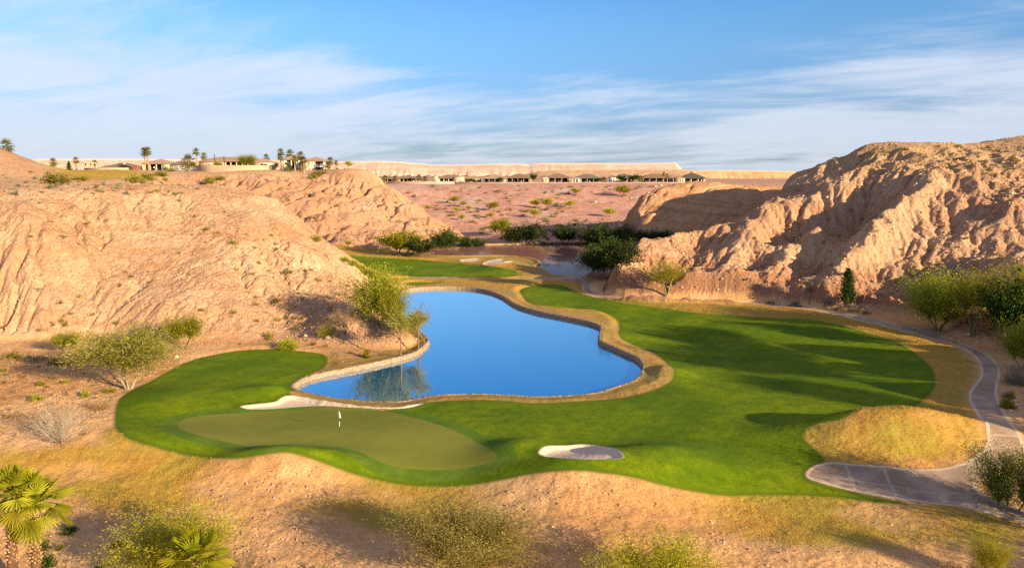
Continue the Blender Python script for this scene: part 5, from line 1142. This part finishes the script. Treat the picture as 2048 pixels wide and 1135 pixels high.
# two storey house
def two_storey():
    d = 356.; xl, xr = 608, 648; W_ = (xr-xl)*d/FPX; x0 = float(ray(xl, 343)[0]*d); o = bpy.data.objects.new("house", None); COL.objects.link(o); o.location = (x0+W_/2, d, at(628, 344.5, d)[2]); h = W_/2
    bx("wall", W_CRM, o, (-h, h*.05, 0, 11, -3, 5.3), (h*.05, h, 3., 11, -3, 5.3)); hip("roof", R_TAN, o, -h, h, 0, 11, 5.3, 1.9, .6)
    for a, b, z0, z1 in ((-.88, -.72, 3.2, 4.7), (-.55, -.35, 3.2, 4.7), (-.85, -.7, .4, 1.9), (-.5, -.3, .4, 1.9)): window(o, h*a, h*b, -.02, z0, z1)
    for a, b, z0, z1 in ((.2, .9, 2.9, 4.8), (.2, .9, .1, 2.)): window(o, h*a, h*b, 2.98, z0, z1)
    bx("balcony", W_WHT, o, (h*.05, h, -.2, 3., 2.4, 2.75)); bx("balcony_rail", W_WHT, o, (h*.05, h, -.2, -.08, 3.5, 3.62), *[(h*(.07+.92*i/9), h*(.07+.92*i/9)+.06, -.17, -.1, 2.75, 3.5) for i in range(10)])
    for a in (.08, .97): bx("porch_post", W_WHT, o, (h*a-.2, h*a+.2, -.15, .25, -2, 2.4), (h*a-.17, h*a+.17, -.12, .22, 2.75, 5.08))
    bx("wing_wall", W_CRM, o, (-h*1.5, -h, 2, 9, -3, 4.6)); hip("wing_roof", R_TAN, o, -h*1.5, -h-.3, 2, 9, 4.6, 1.3, .4)
    setp(o, "two storey cream house with a balcony at the right end of the plateau", "house", "houses along the plateau edges")
two_storey()
# garden walls and small structures
def wall_line(label, pts, d0, top, bot, mat, thick=.35, cat="wall"):
    """pts: (px, distance); top and bottom rows in the photo give its heights"""
    P_ = Parts(); n = len(pts); V = []
    for (a, d) in pts:
        x0 = float(ray(a, top)[0]*d); V.append((x0, d, at(a, bot, d0)[2]-1.5, at(a, top, d0)[2]))
    V = np.array(V); top_ = []
    vv = []
    for x0, y0, zb, zt in V: vv += [(x0, y0, zb), (x0, y0, zt), (x0, y0+thick, zt), (x0, y0+thick, zb)]
    q = []
    for i in range(n-1):
        for a in range(3): q.append([i*4+a, (i+1)*4+a, (i+1)*4+a+1, i*4+a+1])
    q += [[0, 1, 2, 3], [n*4-1, n*4-2, n*4-3, n*4-4]]
    P_.add(vv, q); o = link("garden_wall", P_.mesh("garden_wall", mat, False))
    return setp(o, label, cat, None, "thing")
wall_line("long curved tan retaining wall below the arcaded house", [(392, 358), (420, 352), (460, 350), (500, 350), (528, 352), (538, 356), (541, 362)], 351, 330.5, 352, W_BLK)
wall_line("low tan garden wall behind the golden hilltop turf", [(168, 368), (205, 362), (257, 362)], 363, 335.5, 341, W_BLK)
wall_line("short dark red fence left of the cream gabled house", [(257.5, 362), (281, 363)], 363, 333, 339, W_RED)
wall_line("rounded tan wall at the right end of the plateau", [(672, 352), (675, 348.5), (680, 347.5), (686, 348.5), (689, 352)], 348, 335.5, 347, W_BLK)
wall_line("pink block wall below the far houses, left half", [(776, 490), (840, 489), (909, 489)], 489, 362.6, 368.5, W_PNK)
wall_line("low pink block wall below the far houses, right half", [(910, 490), (1010, 489), (1130, 489), (1260, 489), (1400, 489)], 489, 364.3, 368, W_PNK)
def pergola(label, xl, xr, base, top, d, mat):
    x0 = float(ray(xl, base)[0]*d); x1 = float(ray(xr, base)[0]*d); w_ = x1-x0; z0 = zat((x0+x1)/2, d); H = at(xl, top, d)[2]-z0
    o = bpy.data.objects.new("pergola", None); COL.objects.link(o); o.location = ((x0+x1)/2, d, z0)
    for a in (-.45, .0, .45):
        for y0 in (0, 3.): bx("post", mat, o, (a*w_-.18, a*w_+.18, y0, y0+.36, -.8, H))
    bx("roof", mat, o, (-w_/2, w_/2, -.3, 3.7, H+.003, H+.25), *[(-w_/2+w_*i/8-.08, -w_/2+w_*i/8+.08, -.6, 4., H+.253, H+.4) for i in range(9)])
    setp(o, label, "pergola")
pergola("tan pergola standing left of the low brown roofed house", 163, 187, 336, 326, 380, W_CRM)
pergola("white pergola before the far house with the grey hip roof", 1144, 1158, 364.5, 357, 494, W_WHT)

# ------------------------------------------------------------------ flagstick, posts, stones
M_WHITE = paint("white_paint", (.78, .78, .76), (.82, .82, .80), 5., .5); M_BLACK = paint("black_paint", (.02, .02, .02), (.04, .04, .04), 5., .5); M_CLOTH = paint("flag_cloth", (.8, .8, .78), (.84, .84, .82), 9., .9); M_WOOD = paint("weathered_wood", (.36, .28, .2), (.5, .4, .3), 9.)
def flagstick():
    p = ground(679.5, 864); o = bpy.data.objects.new("flagstick", None); COL.objects.link(o); o.location = p
    hs_ = [0, .62, 1.13, 1.45, 2.12]
    for i in range(4):
        s_ = Parts(); s_.add(*tube([(0, 0, hs_[i]-(.02 if i == 0 else 0)), (0, 0, hs_[i+1])], [.022, .022], 10)); e = link("pole_band", s_.mesh("pole_band", M_BLACK if i in (0, 2) else M_WHITE), o); e['label'] = "black band of the pole" if i in (0, 2) else "white band of the pole"
    # limp flag hanging in folds
    nu, nv = 9, 8; V = []
    for j in range(nv):
        for i in range(nu):
            u = i/(nu-1); v = j/(nv-1)
            V.append((.022+.13*u*(.55+.45*v)+.03*math.sin(u*7+v*2)*v, -.05*math.sin(u*9+v)*(.3+v), 2.10-.36*v-.16*u*v-.14*u))
    q = [[j*nu+i, j*nu+i+1, (j+1)*nu+i+1, (j+1)*nu+i] for j in range(nv-1) for i in range(nu-1)]
    link("flag", mesh_np("flag", np.array(V), np.array(q), M_CLOTH), o)
    c = Parts(); c.add(*tube([(0, 0, 2.12), (0, 0, 2.17)], [.034, .012], 8)); link("cap", c.mesh("cap", M_WHITE), o)
    setp(o, "white flag hanging from a black and white banded pole on the green", "flagstick")
flagstick()
for lab, a, b in [("left wooden marker post beside the path below the right bluff", 1297, 602), ("middle wooden marker post beside the path below the right bluff", 1331, 603), ("right wooden marker post beside the path below the right bluff", 1384, 604)]:
    p = ground(a, b); P_ = Parts(); P_.add(*tube([(0, 0, -.1), (0, 0, .78), (0, 0, .86)], [.07, .065, .03], 8)); o = link("marker_post", P_.mesh("marker_post", M_WOOD)); o.location = p; setp(o, lab, "post")
def rock_mesh(seed, sub=2, sq=(1, .8, .6)):
    import bmesh
    bm = bmesh.new(); bmesh.ops.create_icosphere(bm, subdivisions=sub, radius=1); r = np.random.default_rng(seed); pl = unit(r.normal(size=(9, 3)))
    for v in bm.verts:
        c = np.array(v.co); s_ = min(1., min(.72/max(1e-3, float(p@c)) if p@c > .6 else 1. for p in pl))
        v.co = Vector(c*s_*np.array(sq)*(1+.05*r.normal()))
    me = bpy.data.meshes.new("boulder"); bm.to_mesh(me); bm.free(); return me
def rock_material(name, c1, c2):
    g = NT(name); n = g.noise(2.5, 5, None, .65); return g.done(g.bsdf(g.mix(g.step(n, .3, .7), c1, c2), .95, .1, g.bump(n, .6, .15)))
M_RCK = rock_material("boulder_pale", (.55, .40, .28), (.72, .56, .42)); M_RUB = rock_material("rubble_rock", (.50, .29, .16), (.70, .46, .28))
ROCKS = [rock_mesh(300+i) for i in range(5)]
for m_ in ROCKS: m_.materials.append(M_RCK)
for lab, a, b, w_ in [("white grey rock pile below the olive mesquite on the left", 352, 715, 16), ("pale boulder under the leafless tree on the bluff foot", 655, 675, 16), ("whitish slab left of the pale boulder on the bluff foot", 612, 672, 14), ("pale boulder above the leafless tree on the bluff", 668, 640, 8), ("pale rock in front of the right grove by the path", 1940, 670, 14), ("white rock on the path bank under the yellowish clump", 2030, 803, 16), ("white rock below the yellowish clump", 2022, 822, 12),
    ("round tan boulder upper left on the gravel by the last house", 1311, 373, 7), ("round tan boulder right of the upper boulder by the last house", 1322, 371, 8), ("lone round boulder low on the pink slope under the last houses", 1298, 386, 7), ("small boulder below the lone round boulder", 1310, 391, 6), ("boulder by the shaded edge of the pink slope", 1190, 404, 8), ("boulder beside the large palo verde on the pink slope", 1262, 396, 6), ("pale rock on the top edge of the left bluff", 285, 418, 6), ("pale boulder in the middle of the left bluff face", 200, 497, 9), ("pale round rock by the cliff foot at the far left", 320, 655, 8), ("pale rock on the saddle of the right bluff tip", 1345, 482, 10), ("big rock on the ridge of the right bluff", 1770, 372, 12), ("loose rock on the right bluff below its ridge", 1655, 395, 9)]:
    p = ground(a, b); k_ = w_*p[1]/FPX*.5; o = link("boulder", random.choice(ROCKS)); o.location = (p[0], p[1], p[2]+k_*.2); o.scale = (k_, k_, k_*.9); o.rotation_euler = (0, 0, random.uniform(0, 6.28)); setp(o, lab, "boulder")
def rubble(name, lab, n, test, smin, smax, seed):
    r = np.random.default_rng(seed); mr = [rock_mesh(400+i, 1) for i in range(4)]
    bv = [np.array([v.co[:] for v in m.vertices]) for m in mr]; bf = [np.array([p.vertices[:] for p in m.polygons]) for m in mr]
    ii, jj = np.nonzero(test); w_ = (Y[ii, jj]*1.0)*.0+1; pick = r.choice(len(ii), min(n, len(ii)), replace=False)
    Vs = []; Fs = []; off = 0
    for k_ in pick:
        i, j = ii[k_], jj[k_]; t = r.integers(0, 4); s_ = smin+(smax-smin)*r.uniform()**3; a = r.uniform(0, 6.28); ca, sa = math.cos(a), math.sin(a)
        v = bv[t]*s_*np.array([1, r.uniform(.7, 1), r.uniform(.6, 1)]); v = np.stack([v[:, 0]*ca-v[:, 1]*sa, v[:, 0]*sa+v[:, 1]*ca, v[:, 2]], -1)+np.array([X[i, j], Y[i, j], Z[i, j]+.15*s_])
        Vs.append(v); Fs.append(bf[t]+off); off += len(v)
    o = link(name, mesh_np(name, np.concatenate(Vs), np.concatenate(Fs), M_RUB, False)); setp(o, lab, None, None, "stuff")
rubble("rubble", "broken rock rubble strewn over the faces of the right bluff", 7000, (cls == 3) & (X/Y < .75) & (pn(X/9, Y/9, 170) > -.12) & (Z-F > 2), .14, .55, 1)
rubble("rubble", "small stones scattered on the left bluff and its apron", 5000, (cls == 1) & (X/Y > -.72) & (pn(X/8, Y/8, 171)+.25*ss(-60, -30, X) > .12), .07, .30, 2)
# trees beyond the right edge whose shadows reach into the view
_r = random.Random(12)
for i in range(20):
    t = i/19; a = 70+30*t+_r.uniform(-3.5, 3.5); b = 54+38*t+_r.uniform(-5, 5)
    if a/b < .82 or t > .72: continue
    place_tree("mesquite_tree", "mesquite tree on the hill beyond the right side of the path", "tree", (a, b, zat(a, b)-.1), _r.uniform(6.5, 10), _r.uniform(6, 9), _r.choice((T_PALO, T_MESQ, T_PALO2, T_DARK2)), "trees beyond the right side of the path")
for a, b, h, w_, pr in [(45, 49, 7, 8, T_PALO), (50, 36, 7, 8, T_PALO2)]: place_tree("mesquite_tree", "mesquite tree on the hill beyond the right side of the path", "tree", (a, b, zat(a, b)-.1), h, w_, pr, "trees beyond the right side of the path")
